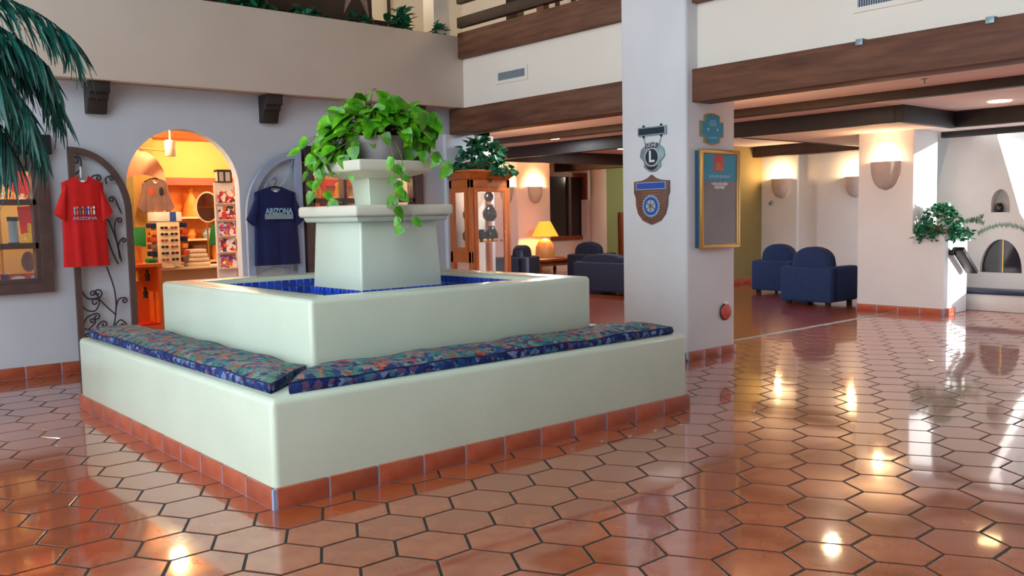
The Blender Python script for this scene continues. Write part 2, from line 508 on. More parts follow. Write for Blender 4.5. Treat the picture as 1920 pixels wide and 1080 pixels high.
# ---- walls above the beams
struct('wall_right', MB().box((5.0, 2.1, 2.6), (5.2, 5.0, 3.4)), 'cream')
struct('wall_right', MB().box((5.0, -9, 2.6), (5.2, 1.31, 3.4)), 'cream')
# ---- beams
n_tr = [2]
def trim(lo, hi, m='beam', bevel=.008):
    o = struct('trim_%d' % n_tr[0], MB().box(lo, hi), m, bevel=bevel); n_tr[0] += 1; return o
trim((4.92, 2.1, 2.43), (5.2, 5.09, 2.735))
trim((4.92, -9, 2.43), (5.2, 1.31, 2.735))
trim((4.92, 2.1, 3.335), (5.2, 4.88, 3.645))
trim((4.92, -9, 3.335), (5.2, 1.31, 3.645))
trim((4.93, 2.1, 3.71), (5.01, 4.9, 3.835), 'darkwood')
trim((4.96, 3.36, 3.645), (5.05, 3.48, 4.7))
trim((4.93, 2.1, 4.0), (5.01, 4.9, 4.12), 'darkwood')

# ---- upper storey
struct('floor', MB().box((5.21, -9, 3.18), (10.8, 13, 3.34)).box((10.8, 2.3, 3.18), (18, 13, 3.34)), 'cream')
struct('wall_upper', MB().box((-7, 6.7, 2.9), (5.6, 6.85, 6.2)), 'cream')
for x in (-.2, .9, 2.0, 2.3, 3.1, 4.2, 5.1):
    struct('trim_%d' % n_tr[0], MB().box((x, 6.66, 2.9), (x+.03, 6.7, 6.2)), 'darkwood'); n_tr[0] += 1
trim((-7, 6.5, 4.62), (5.6, 6.7, 4.8), 'darkwood')
struct('wall_upper', MB().box((6.4, -9, 3.34), (6.55, 6.85, 6.2)).box((5.6, 6.7, 3.34), (6.4, 6.85, 6.2)), 'cream')
struct('wall_pillar', MB().box((4.72, 5.08, 2.9), (4.96, 5.3, 6.2)), 'cream')
for y in (-.5, 2.4, 4.1, 4.3, 4.6):
    struct('trim_%d' % n_tr[0], MB().box((6.36, y, 3.34), (6.4, y+.05, 6.2)), 'darkwood'); n_tr[0] += 1
trim((5.3, 4.2, 3.34), (5.42, 4.4, 6.2), 'darkwood')
struct('ceiling', MB().box((-9, -9, 6.2), (10.8, -6, 6.4)).box((-9, 1.0, 6.2), (10.8, 9.2, 6.4)).box((-1.2, -6, 6.2), (10.8, 1.0, 6.4)).box((-9, -6, 6.2), (-7.5, 1.0, 6.4)), 'darkwood')
# ---- the wall behind the photographer, unseen, coloured dark to cut bounced light
struct('wall_back', MB().box((-9, -9.2, 0), (6.6, -9, 6.2)), 'beam')
struct('wall_right', MB().box((5.0, -9, 0), (5.2, -4.0, 2.6)), 'cream')  # unseen, added to stop the sun leaking into the hall

# ---- lounge ceiling, drops and dark boards
CZ, SZ = 2.63, 2.43
struct('ceiling', MB().box((5.2, -4, CZ), (10.7, 13, 2.72)).box((10.7, 1.25, CZ), (18, 13, 2.72)), 'ceil')
trim((7.32, -4, 2.537), (7.47, 13, CZ+.01), 'darkwood')
trim((8.65, 1.2, SZ-.003), (8.78, 12.9, CZ+.01), 'dark')
trim((8.65, 1.1, SZ-.003), (10.1, 1.22, CZ+.01), 'dark')
trim((10.05, -4, SZ-.003), (10.17, 1.22, CZ+.01), 'dark')
struct('ceiling', MB().box((8.76, 1.2, SZ), (13.5, 3.5, CZ+.005)), 'ceil')
struct('ceiling', MB().box((10.15, -4, SZ), (10.72, 1.22, CZ+.005)), 'ceil')
trim((10.68, -4, 2.35), (10.78, 1.56, 2.45), 'dark')
trim((8.9, 3.46, SZ-.004), (13.4, 3.56, CZ+.005), 'darkwood')
trim((13.05, 3.5, SZ-.004), (13.3, 12.9, CZ+.005), 'darkwood')
trim((8.78, 8.8, SZ-.02), (13.1, 8.95, CZ+.005), 'darkwood')

# ---- lounge walls
struct('wall_far', MB().box((13.35, 3.0, 0), (13.6, 5.0, CZ)).box((13.42, 5.0, 0), (13.6, 5.42, CZ)).box((13.35, 5.42, 0), (13.6, 6.2, CZ)), 'white')
struct('wall_side', MB().box((11.4, 6.2, 0), (13.6, 6.45, CZ)), 'olivewall')
struct('wall_end', MB().box((13.9, 1.9, 0), (14.1, 3.0, CZ)).box((13.5, 2.9, 0), (14.1, 3.1, CZ)), 'white')
struct('wall_pilaster', MB().box((11.07, 10.9, 0), (12.06, 11.85, CZ)), 'ceil', bevel=.02)
wb = holed('wall_lounge', rect(5.4, 0, 17.8, CZ), [rect(12.75, .82, 14.08, 2.36)], pXZ, 11.8, 12.0, 'ceil')
wb['kind'] = 'structure'
struct('wall_column', MB().lathe([(.2, 0), (.2, CZ)], (14.2, 11.45, 0), 20).box((13.95, 11.62, 0), (14.2, 11.8, 1.75)), 'ceil', smooth=True)
struct('wall_green', MB().box((14.6, 11.7, 0), (17.5, 11.8, CZ)), 'greenwall')
struct('wall_divide', MB().box((5.4, 5.15, 0), (5.62, 12, CZ)), 'wall')
struct('wall_east', MB().box((17.6, 6.4, 0), (17.8, 12, CZ)).box((13.6, 6.2, 0), (17.8, 6.4, CZ)), 'ceil')
lamp('unseen_green_light', 'POINT', (15.6, 9.8, 2.4), 34, (.98, 1.0, .72), size=.15)  # added unseen lamp, gives the far wall its greenish light
# window in the lounge's back wall
w3 = struct('window_3', MB().sweep(rect(12.75, .82, 14.08, 2.36), .05, pXZ, 11.76, 11.84, closed=True), 'wooddoor')
MB().box((12.78, 11.83, .85), (14.05, 11.84, 2.33)).build('pane', 'smoked', w3)
MB().box((13.5, 11.77, .85), (13.58, 11.83, 2.33)).build('mullion', 'brownframe', w3)
struct('wall_beyond', MB().box((12.5, 12.8, 0), (14.4, 12.9, CZ)), 'greenwall')
struct('door_1', MB().box((15.18, 11.62, 0), (16.1, 11.7, 1.42)), 'wooddoor', bevel=.01)

# ---- the pier with the sconce, its half wall and the fireplace alcove
PX = 9.88
struct('wall_pier', MB().prism([(1.13, 0), (2.32, 0), (2.32, SZ+.01), (1.55, SZ+.01), (1.55, 1.06), (1.13, 1.06)], pYZ, PX, 10.58), 'white', bevel=.012)
struct('wall_alcove', MB().box((12.1, -.3, 0), (12.3, 3.0, 5)).box((10.58, 2.1, 0), (12.2, 2.3, 5)), 'white')
struct('wall_alcove', MB().box((10.72, -4, 0), (10.82, -.62, SZ)), 'white')  # added unseen stub, keeps the sun off the lounge floor
struct('wall_alcove', MB().box((11.28, 1.35, .3), (11.5, 2.1, 5)), 'white')
struct('wall_alcove', MB().box((10.72, -.1, 2.45), (10.8, 2.2, 5)).box((11.3, 1.45, 2.28), (12.1, 2.1, 2.42)), 'white')
struct('wall_sun_block', MB().box((5.2, -4.2, 0), (10.8, -4.0, CZ)), 'white')  # added unseen wall that blocks the sun from the lounge

# ---- tiled baseboards: each tile is a piece
def base_tiles(parent, p0, p1, n, z0=.002, h=.1, t=.02, nrm=(0, -1), m='basetile', gap=.011):
    """a row of n clay tiles from p0 to p1 standing off the wall along nrm"""
    p0 = Vector(p0); p1 = Vector(p1); d = (p1-p0); L = d.length/n; d.normalize()
    w = L-gap
    me = MB().box((-w/2, 0, 0), (w/2, t, h)).mesh('tile', bevel=.004, seg=2); me.materials.append(MT[m])
    ang = math.atan2(nrm[0]*-1, nrm[1])  # local +Y -> nrm
    for i in range(n):
        c = p0 + d*(L*(i+.5))
        inst(me, 'tile', parent, (c.x, c.y, z0), (0, 0, ang))
def baseboard(name, p0, p1, n, nrm, h=.1):
    a = Vector((min(p0[0], p1[0]), min(p0[1], p1[1]))); b = Vector((max(p0[0], p1[0]), max(p0[1], p1[1])))
    e = Vector(nrm)*.0165
    lo = (min(a.x, a.x+e.x), min(a.y, a.y+e.y), 0); hi = (max(b.x, b.x+e.x), max(b.y, b.y+e.y), h-.004)
    o = struct(name, MB().box(lo, hi), 'palegrout')
    base_tiles(o, p0, p1, n, nrm=nrm, h=h)
    return o
baseboard('baseboard_left', (-2.13, WY), (.93, WY), 10, (0, -1), .105)
baseboard('baseboard_left', (2.2, WY), (4.85, WY), 9, (0, -1), .105)
baseboard('baseboard_column', (4.84, 1.3), (5.59, 1.3), 3, (0, -1), .085)
baseboard('baseboard_column', (4.83, 2.11), (4.83, 1.31), 3, (-1, 0), .085)
baseboard('baseboard_pier', (PX, 2.32), (PX, 1.13), 4, (-1, 0), .085)
baseboard('baseboard_pier', (PX, 1.13), (10.2, 1.13), 1, (0, -1), .085)
baseboard('baseboard_side', (11.4, 6.2), (13.3, 6.2), 6, (0, -1), .1)
baseboard('baseboard_far', (13.35, 6.1), (13.35, 3.1), 10, (-1, 0), .1)

# ---- shop room
struct('wall_shop', MB().box((-3, 8.4, 0), (5.4, 8.6, 2.7)), 'shopwall')
struct('wall_shop', MB().box((-3.1, 5.2, 0), (-3, 8.6, 2.7)).box((1.66, 7.1, 0), (1.95, 8.4, 2.7)), 'shopwall')
struct('wall_shop', MB().box((.25, 7.0, 0), (1.66, 7.1, 2.7)), 'olivewall')
struct('ceiling', MB().box((-3, 5.38, 2.52), (5.4, 8.5, 2.7)).box((-3, 6.9, 2.42), (5.4, 7.0, 2.53)), 'shopceil')

# ================================================================== FOUNTAIN
FXW, FYW, BZ, S = 3.23, 3.35, .545, .5
ft = thing('fountain', 'square pale green plaster fountain with bench ledge, raised basin and tiered pedestal', 'fountain', (FXW/2, FYW/2, 0))
MB().box((.018, .018, 0), (FXW-.018, FYW-.018, BZ)).build('bench', 'mint', ft, bevel=.035, seg=4)
MB().box((.0045, .0045, 0), (FXW-.0045, FYW-.0045, .102)).build('grout', 'palegrout', ft)
base_tiles(ft, (0.02, .021), (FXW-.0, .021), 11, nrm=(0, -1), h=.104)
base_tiles(ft, (.021, FYW), (.021, 0.02), 11, nrm=(-1, 0), h=.104)
base_tiles(ft, (FXW-.021, 0), (FXW-.021, FYW), 11, nrm=(1, 0), h=.104)
base_tiles(ft, (FXW, FYW-.021), (0, FYW-.021), 11, nrm=(0, 1), h=.104)
# basin: square ring with a sunken pool
RIM, BT = .23, .967
def sq(i, z): return [(S+i, S+i, z), (FXW-S-i, S+i, z), (FXW-S-i, FYW-S-i, z), (S+i, FYW-S-i, z)]
bm_ = MB()
loops = [sq(0, BZ-.02), sq(0, BT), sq(RIM, BT), sq(RIM, .74)]
vs = [p for l in loops for p in l]
fs = [(4*k+i, 4*k+(i+1) % 4, 4*k+4+(i+1) % 4, 4*k+4+i) for k in range(3) for i in range(4)] + [(12, 13, 14, 15), (3, 2, 1, 0)]
bm_.add(vs, fs).build('basin', 'mint', ft, bevel=.03, seg=4)
MB().box((S+RIM-.01, S+RIM-.01, .79), (FXW-S-RIM+.01, FYW-S-RIM+.01, .805)).build('water', 'water', ft)
# blue glazed tiles inside the rim and round the foot of the pedestal
PCX, PCY = 1.655, 1.645
bt_me = {}
def blue(p, rz, w):
    k = round(w, 4)
    if k not in bt_me:
        bt_me[k] = MB().box((-w/2+.002, -.006, -w/2+.002), (w/2-.002, .004, w/2-.002)).mesh('blue_tile', bevel=.0025, seg=1)
        bt_me[k].materials.append(MT['bluetile'])
    inst(bt_me[k], 'blue_tile', ft, p, (0, 0, rz))
x0, x1, y0, y1 = S+RIM, FXW-S-RIM, S+RIM, FYW-S-RIM
nx, ny = 28, 30
for r_ in range(2):
    z = .902-.06*r_
    for i in range(nx):
        x = x0+(x1-x0)*(i+.5)/nx
        blue((x, y1-.006, z), 0, .0605)
        if r_ == 0: blue((x, y0+.006, z), PI, .0605)
    for i in range(ny):
        y = y0+(y1-y0)*(i+.5)/ny
        blue((x1-.006, y, z), -PI/2, .0605)
        if r_ == 0: blue((x0+.006, y, z), PI/2, .0605)
for r_ in range(2):
    for i in range(12):
        t = -.345+.69*(i+.5)/12
        blue((PCX+t, PCY-.353, .895-.0575*r_), 0, .0575)
        blue((PCX-.353, PCY+t, .895-.0575*r_), -PI/2, .0575)
def csq(h): return (PCX-h, PCY-h), (PCX+h, PCY+h)
def tier(name, h, z0, z1, inset, m, bevel):
    a, b = csq(h)
    return MB().frustum((a[0], a[1], z0), (b[0], b[1], z1), inset).build(name, m, ft, bevel=bevel, seg=3)
tier('pedestal', .348, .8, 1.4, .028, 'mint', .018)
tier('moulding', .372, 1.39, 1.425, -.012, 'mint', .008)
tier('cap', .412, 1.425, 1.505, .0, 'capstone', .022)
tier('stem', .105, 1.5, 1.72, -.02, 'mint', .008)
a, b = csq(.305)
sb = MB()
h0, h1 = .16, .305
lv = [[(PCX-h, PCY-h, z), (PCX+h, PCY-h, z), (PCX+h, PCY+h, z), (PCX-h, PCY+h, z)] for h, z in ((h0, 1.70), (h1, 1.745), (h1+.006, 1.82))]
sb.add([p for l in lv for p in l], [(4*k+i, 4*k+(i+1) % 4, 4*k+4+(i+1) % 4, 4*k+4+i) for k in range(2) for i in range(4)] + [(3, 2, 1, 0), (8, 9, 10, 11)])
sb.build('bowl_slab', 'capstone', ft, bevel=.014, seg=3)

# ---- bench cushions (two, mitred at the near corner)
def cushion(label, plan, along):
    """plan: 4 corners (outer0, outer1, inner1, inner0) of the pad; a puffed grid with piped edges"""
    o0, o1, i1, i0 = [Vector(p) for p in plan]
    th = thing('bench_cushion', label, 'cushion', ((o0.x+i1.x)/2, (o0.y+i1.y)/2, BZ), 'floral bench cushions on the fountain')
    NU, NV = 44, 8
    rr = random.Random(along)
    def pt(u, v): return (o0.lerp(o1, u)).lerp(i0.lerp(i1, u), v)
    top = MB(); vs = []; idx = {}
    def height(u, v):
        e = min(1, min(v, 1-v)*NV/1.6) ** .5 if 0 < v < 1 else 0
        e2 = min(1, min(u, 1-u)*NU/1.6) ** .5 if 0 < u < 1 else 0
        puff = .012*math.sin(PI*min(max(v, 0), 1))
        k = abs((u*5) % 1 - .5)
        tuft = -.012*math.exp(-((k)/.05)**2)*math.exp(-((v-.5)/.22)**2)
        wave = .005*math.sin(u*23+along)+.004*math.sin(u*41+v*5)
        return .05 + (.022*min(e, e2)) + puff + tuft + wave
    for a in range(NU+1):
        for c in range(NV+1):
            u, v = a/NU, c/NV; p = pt(u, v)
            idx[a, c] = len(vs); vs.append((p.x, p.y, BZ+height(u, v)))
    fs = [(idx[a, c], idx[a+1, c], idx[a+1, c+1], idx[a, c+1]) for a in range(NU) for c in range(NV)]
    top.add(vs, fs).build('cover', 'cushion', th, smooth=True, ang=180)
    side = MB()
    ring = [(a, 0) for a in range(NU+1)] + [(NU, c) for c in range(1, NV+1)] + [(a, NV) for a in range(NU-1, -1, -1)] + [(0, c) for c in range(NV-1, 0, -1)]
    ctr = (o0+o1+i0+i1)/4
    sv = []
    for a, c in ring:
        u, v = a/NU, c/NV; p = pt(u, v); h = height(u, v)
        for f, ex in ((1.0, 0), (.75, .012), (.3, .012), (0.0, 0)):
            d = (p-ctr); q = p
            n_ = Vector((0, 0))
            if c == 0: n_ += (o0-i0).normalized()*0+Vector((o0.x-i0.x, 0)).normalized()*0
            # bulge outwards
            if c == 0: n_ = (pt(u, 0)-pt(u, .2)).normalized()
            elif c == NV: n_ = (pt(u, 1)-pt(u, .8)).normalized()
            elif a == 0: n_ = (pt(0, v)-pt(.02, v)).normalized()
            else: n_ = (pt(1, v)-pt(.98, v)).normalized()
            q = p + n_*ex
            sv.append((q.x, q.y, BZ+.001+(h-.001)*f))
    m = len(ring)
    side.add(sv, [(4*i+k, 4*((i+1) % m)+k, 4*((i+1) % m)+k+1, 4*i+k+1) for i in range(m) for k in range(3)])
    side.build('border', 'cushionside', th, smooth=True, ang=180)
    pip = MB().tube([Vector((sv[4*i][0], sv[4*i][1], sv[4*i][2]+.001)) for i in range(m)]+[Vector((sv[0][0], sv[0][1], sv[0][2]+.001))], .004, 5)
    pip.build('piping', 'slate', th, smooth=True)
    return th
cushion('floral cushion along the bench side facing the framed notice column', [(.15, .085), (3.13, .085), (3.13, .47), (.50, .47)], 1)
cushion('floral cushion along the bench side facing the palm, nearer the iron gate', [(.085, 3.27), (.085, .16), (.47, .52), (.47, 3.27)], 2)

# ================================================================== PLANTS
def leaf_mesh(name, m, L=1.0, W=.72, heart=True, droop=.25, fold=.12):
    prof = [(0, .0), (.10, .62), (.28, 1.0), (.52, .88), (.76, .5), (1.0, 0)] if heart else [(0, 0), (.25, .8), (.5, 1.0), (.75, .55), (1.0, 0)]
    vs = []; fs = []
    for t, w in prof:
        z = -droop*t*t*L
        x = t*L
        hw = W*.5*w*L
        xb = x-.12*L*w*(1 if heart and t < .35 else 0)
        vs += [(xb, -hw, z-fold*hw*-1), (x, 0, z), (xb, hw, z+fold*hw)]
    for i in range(len(prof)-1):
        a = 3*i; b = a+3
        fs += [(a, a+1, b+1, b), (a+1, a+2, b+2, b+1)]
    me = MB().add(vs, fs).mesh(name, smooth=True, ang=180); me.materials.append(MT[m]); return me
def aim(d, roll=0.0, upv=Vector((0, 0, 1))):
    """matrix with +X along d and +Z as near to upv as it can be"""
    x = Vector(d).normalized(); z = upv - x*upv.dot(x)
    if z.length < 1e-4: z = x.orthogonal()
    z.normalize(); y = z.cross(x)
    m = Matrix((x, y, z)).transposed()
    return m @ Matrix.Rotation(roll, 3, 'X')
VR = Vector((rt.x, rt.y, 0)).normalized(); VF = Vector((fw.x, fw.y, 0)).normalized()
def vp(c, u, w, z): return Vector(c) + VR*u + VF*w + Vector((0, 0, z))

# ---- pothos on the fountain
PC = Vector((1.69, 1.635, 1.82))
pothos = thing('pothos_plant', 'bright green pothos in a round grey bowl on top of the fountain', 'plant', PC)
MB().lathe([(.001, 0), (.135, 0), (.15, .012), (.205, .11), (.228, .165), (.226, .178), (.205, .18), (.19, .15), (.001, .15)], PC, 28).build('bowl', 'pot', pothos, smooth=True, ang=50)
MB().lathe([(.195, .15), (.1, .165), (.001, .17)], PC, 16).build('soil', 'soil', pothos, smooth=True)
lm = [leaf_mesh('leaf', 'leaf', .15, .80, True, .2+.2*i, .1+.1*i) for i in range(3)]
rp = random.Random(11)
stems = MB()
def put_leaf(root, mes, p, d, s, upv, rnd, name='leaf'):
    inst(mes[rnd.randrange(len(mes))], name, root, p, aim(d, rnd.uniform(-.5, .5), upv), s*rnd.uniform(.8, 1.2))
# mound
for k in range(135):
    a = rp.uniform(0, 2*PI); el = math.asin(rp.uniform(.02, .98))
    rad = rp.uniform(.72, 1.0)
    hx = .36*math.cos(el)*math.cos(a)*rad; hw = .30*math.cos(el)*math.sin(a)*rad; hz = .165 + .29*math.sin(el)*rad
    if hx > .12 and hz > .36: hz -= .07
    if hw < -.08 and hz < .24 and abs(hx+.02) < .22: continue
    p = vp(PC, hx, hw, hz)
    out = VR*hx + VF*hw + Vector((0, 0, (hz-.2)*.6))
    d = out.normalized()*.7 + Vector((rp.uniform(-.5, .5), rp.uniform(-.5, .5), rp.uniform(-.55, .25)))
    put_leaf(pothos, lm, p, d, .92, (out.normalized()+Vector((0, 0, .7))-VF*.5).normalized(), rp)
    stems.tube(catmull([vp(PC, hx*.15, hw*.15, .15), vp(PC, hx*.55, hw*.55, .12+hz*.55), p], 4), .0028, 4)
# spill over the left edge of the slab
def cluster(n, cu, cw, cz, su, sw, sz, s):
    for k in range(n):
        hx, hw, hz = rp.gauss(cu, su), rp.gauss(cw, sw), rp.gauss(cz, sz)
        p = vp(PC, hx, hw, hz)
        d = VR*(hx*.9) - VF*.35 + Vector((rp.uniform(-.4, .4), rp.uniform(-.4, .4), rp.uniform(-.9, .0)))
        put_leaf(pothos, lm, p, d, s, (Vector((0, 0, .8))-VF*.7+VR*.2*(1 if hx > 0 else -1)).normalized(), rp)
        stems.tube(catmull([vp(PC, hx*.3, hw*.2, .17), vp(PC, hx*.7, hw*.7, max(.2, hz+.05)), p], 4), .0026, 4)
cluster(36, -.33, -.06, .09, .075, .06, .055, .82)
cluster(14, -.20, -.20, .07, .07, .04, .04, .72)
cluster(24, .34, -.06, .22, .05, .06, .055, .85)
cluster(5, .30, -.1, .13, .04, .05, .03, .7)
cluster(34, .0, -.10, .33, .13, .08, .06, .95)
cluster(8, .02, -.2, .21, .12, .03, .02, .7)
def vine(pts, n, s, skip=.25):
    path = catmull([vp(PC, *p) for p in pts], 8)
    stems.tube(path, .003, 4)
    for k in range(n):
        t = skip + (1-skip)*(k+.5)/n
        p = path[int(t*(len(path)-1))]
        sd = 1 if k % 2 else -1
        d = VR*(.7*sd) - VF*.25 + Vector((0, 0, -.8))
        put_leaf(pothos, lm, p, d, s, (-VF*.9+Vector((0, 0, .5))).normalized(), rp)
vine([(-.15, -.2, .17), (-.36, -.22, .1), (-.45, -.22, 0), (-.47, -.22, -.12), (-.42, -.2, -.26)], 5, .62, .35)
vine([(-.1, -.25, .16), (-.3, -.3, .05), (-.40, -.3, -.05), (-.35, -.3, -.2), (-.22, -.3, -.3)], 5, .6, .35)
vine([(.1, -.24, .16), (.16, -.42, .03), (.17, -.45, -.08), (.19, -.45, -.2), (.17, -.45, -.32), (.22, -.46, -.44)], 7, .6, .2)
vine([(.14, -.2, .16), (.22, -.4, .0), (.22, -.42, -.12), (.20, -.42, -.26)], 4, .6, .4)
vine([(.15, -.46, -.30), (.19, -.47, -.42), (.25, -.47, -.49), (.30, -.47, -.42), (.27, -.47, -.36)], 2, .55, .2)
vine([(.15, -.1, .2), (.28, -.1, .1), (.40, -.1, .06), (.48, -.1, .0), (.55, -.1, -.07)], 5, .6, .35)
stems.build('stems', 'stem', pothos, smooth=True, kind='stuff')

# ---- ivy, loose mass of small leaves
def ivy_leaves(root, rnd, fnpos, n, mes, s, stuff=False, m='ivy', name='leaf'):
    mb = MB() if stuff else None
    for k in range(n):
        p, out = fnpos(rnd)
        d = out*.6 + Vector((rnd.uniform(-.7, .7), rnd.uniform(-.7, .7), rnd.uniform(-.9, .2)))
        mt = aim(d, rnd.uniform(-.6, .6), (out+Vector((0, 0, .5))).normalized())
        sc = s*rnd.uniform(.75, 1.25)
        if stuff:
            me = mes[rnd.randrange(len(mes))]
            mb.add([Vector(p) + mt @ (v.co*sc) for v in me.vertices], [tuple(f.vertices) for f in me.polygons])
        else:
            inst(mes[rnd.randrange(len(mes))], name, root, p, mt, sc)
    if stuff: return mb.build('foliage', m, root, smooth=True, ang=180, kind='stuff')
ivm = [leaf_mesh('leaf', 'ivy', .1, .85, True, .3, .2), leaf_mesh('leaf', 'ivy', .1, .7, True, .1, .35)]

# ---- palm at the left: arching fronds with many narrow leaflets
palm = thing('palm', 'tall feathery palm with drooping dark teal fronds, left of the shop window', 'plant', (-1.35, 3.1, 0))
PT = Vector((-1.35, 3.1, 0))
MB().lathe([(.001, 0), (.2, 0), (.24, .1), (.27, .4), (.28, .42), (.25, .42), (.24, .36), (.001, .36)], PT, 24).build('pot', 'basetile', palm, smooth=True, ang=45)
MB().tube(catmull([PT+Vector((0, 0, .35)), PT+Vector((.04, .02, 1.2)), PT+Vector((0, 0, 2.2)), PT+Vector((.02, 0, 2.75))], 5), [.05]*16, 8).build('trunk', 'stem', palm, smooth=True)
lf = []
for i in range(3):
    v = []; f = []
    for k in range(6):
        t = k/5; w = .0105*math.sin(PI*min(1, .12+.88*t*.98))+.0012
        v += [(t*.40, -w, -.07*t*t*(1+.5*i)+.004), (t*.40, 0, -.07*t*t*(1+.5*i)), (t*.40, w, -.07*t*t*(1+.5*i)+.004)]
    for k in range(5):
        a = 3*k; f += [(a, a+1, a+4, a+3), (a+1, a+2, a+5, a+4)]
    me = MB().add(v, f).mesh('leaflet', smooth=True, ang=180); me.materials.append(MT['palm']); lf.append(me)
rr = random.Random(5)
n_leaflets = 0
extra = MB()
# each frond: where it ends (in the room), how high it arches
fronds = [((-.16, 2.45, 2.66), .5), ((-.28, 2.52, 2.46), .5), ((-.2, 2.75, 2.30), .55), ((-.42, 2.45, 2.14), .55), ((-.36, 2.7, 2.02), .55),
          ((-.55, 2.45, 1.92), .55), ((-.42, 2.75, 2.58), .45), ((-.66, 2.65, 2.0), .5), ((-.30, 2.85, 2.12), .55), ((-.6, 2.35, 2.35), .45),
          ((-1.9, 2.6, 2.3), .5), ((-2.1, 3.4, 2.2), .5), ((-1.3, 2.2, 2.2), .5), ((-1.2, 3.9, 2.2), .4)]
for k, (tip, archh) in enumerate(fronds):
    st = PT + Vector((0, 0, 2.7)); tip = Vector(tip)
    mid = st.lerp(tip, .5) + Vector((0, 0, archh*.55))
    q3 = st.lerp(tip, .82) + Vector((0, 0, archh*.33))
    path = catmull([st, mid, q3, tip], 9)
    fr = MB().tube(path, [.007-.005*i/len(path) for i in range(len(path))], 5).build('frond', 'palm', palm, smooth=True)
    nl = 27 if k < 10 else 6
    for i in range(nl):
        t = .22 + .78*i/(nl-1)
        f_ = t*(len(path)-1); i0 = min(int(f_), len(path)-2)
        p = path[i0].lerp(path[i0+1], f_-i0); tg = (path[i0+1]-path[i0]).normalized()
        sd = 1 if i % 2 else -1
        lat = tg.cross(Vector((0, 0, 1))).normalized()*sd
        d = tg*.55 + lat*rr.uniform(.35, .8) + Vector((0, 0, rr.uniform(-.75, -.25)))
        o = inst(lf[rr.randrange(3)], 'leaflet', fr, p, aim(d, rr.uniform(-.5, .5)), (rr.uniform(.75, 1.15)*(1-.35*abs(t-.5)), rr.uniform(.9, 1.3), 1))
        for rep_ in range(3 if k < 10 else 1):
            q_ = p + tg*rr.uniform(-.03, .03)
            d2 = tg*.6 + lat*rr.uniform(-.8, .8) + Vector((0, 0, rr.uniform(-.8, -.1)))
            mt_ = aim(d2, rr.uniform(-.5, .5)); sc2 = rr.uniform(.7, 1.1)
            me_ = lf[rr.randrange(3)]
            extra.add([q_ + mt_ @ (v.co*sc2) for v in me_.vertices], [tuple(f.vertices) for f in me_.polygons])
extra.build('leaflets', 'palm', palm, smooth=True, ang=180, kind='stuff')

# ================================================================== WALL FITTINGS
# ---- corbels under the balcony
def corbel(x0, x1, label):
    prof = [(5.16, 2.455), (5.075, 2.455), (5.03, 2.575), (4.99, 2.585), (4.985, 2.63), (4.945, 2.64), (4.93, 2.745), (5.16, 2.745)]
    t = MB().prism(prof, pYZ, x0, x1).build('corbel', 'corbelwood', None, bevel=.004)
    tag(t, label, 'corbel', 'stepped wooden corbels under the balcony')
corbel(.66, .84, 'dark stepped wooden corbel above the red shirt')
corbel(2.42, 2.60, 'dark stepped wooden corbel above the navy shirt')
corbel(4.28, 4.46, 'dark stepped wooden corbel partly hidden behind the pothos')

# ---- dark lintel blocks and windows
def lintel(x0, x1, z0, z1, label):
    tag(MB().box((x0, 5.05, z0), (x1, 5.2, z1)).build('lintel', 'dark', None, bevel=.01), label, 'lintel', 'dark wooden window lintels')
lintel(-.85, .33, 2.055, 2.235, 'dark wooden lintel block over the left shop window, behind the palm')
lintel(2.89, 4.51, 2.055, 2.225, 'dark wooden lintel over the shop window behind the pothos')
def shop_window(name, x0, x1, rails, uprights):
    w = struct(name, MB().sweep(rect(x0+.04, .83, x1-.04, 1.99), .045, pXZ, 5.08, 5.22, closed=True), 'brownframe')
    MB().sweep(rect(x0+.105, .895, x1-.105, 1.925), .02, pXZ, 5.12, 5.24, closed=True).build('sash', 'brownframe', w)
    zs = [.905]+rails+[1.915]
    for z in rails: MB().box((x0+.1, 5.12, z-.026), (x1-.1, 5.24, z+.026)).build('rail', 'brownframe', w)
    for x in uprights: MB().box((x-.02, 5.125, .9), (x+.02, 5.235, 1.92)).build('mullion', 'brownframe', w)
    xs = [x0+.12]+uprights+[x1-.12]
    for a in range(len(xs)-1):
        for c in range(len(zs)-1):
            MB().box((xs[a], 5.17, zs[c]), (xs[a+1], 5.174, zs[c+1])).build('pane', 'glass', w)
    for z in [.86]+rails: MB().box((x0, 5.24, z-.02), (x1, 5.58, z+.0)).build('shelf', 'shelfwhite', w)
    return w
shop_window('window_1', -.76, .285, [1.22, 1.62], [-.2])
shop_window('window_2', 2.91, 4.49, [1.22, 1.62], [3.43, 3.96])

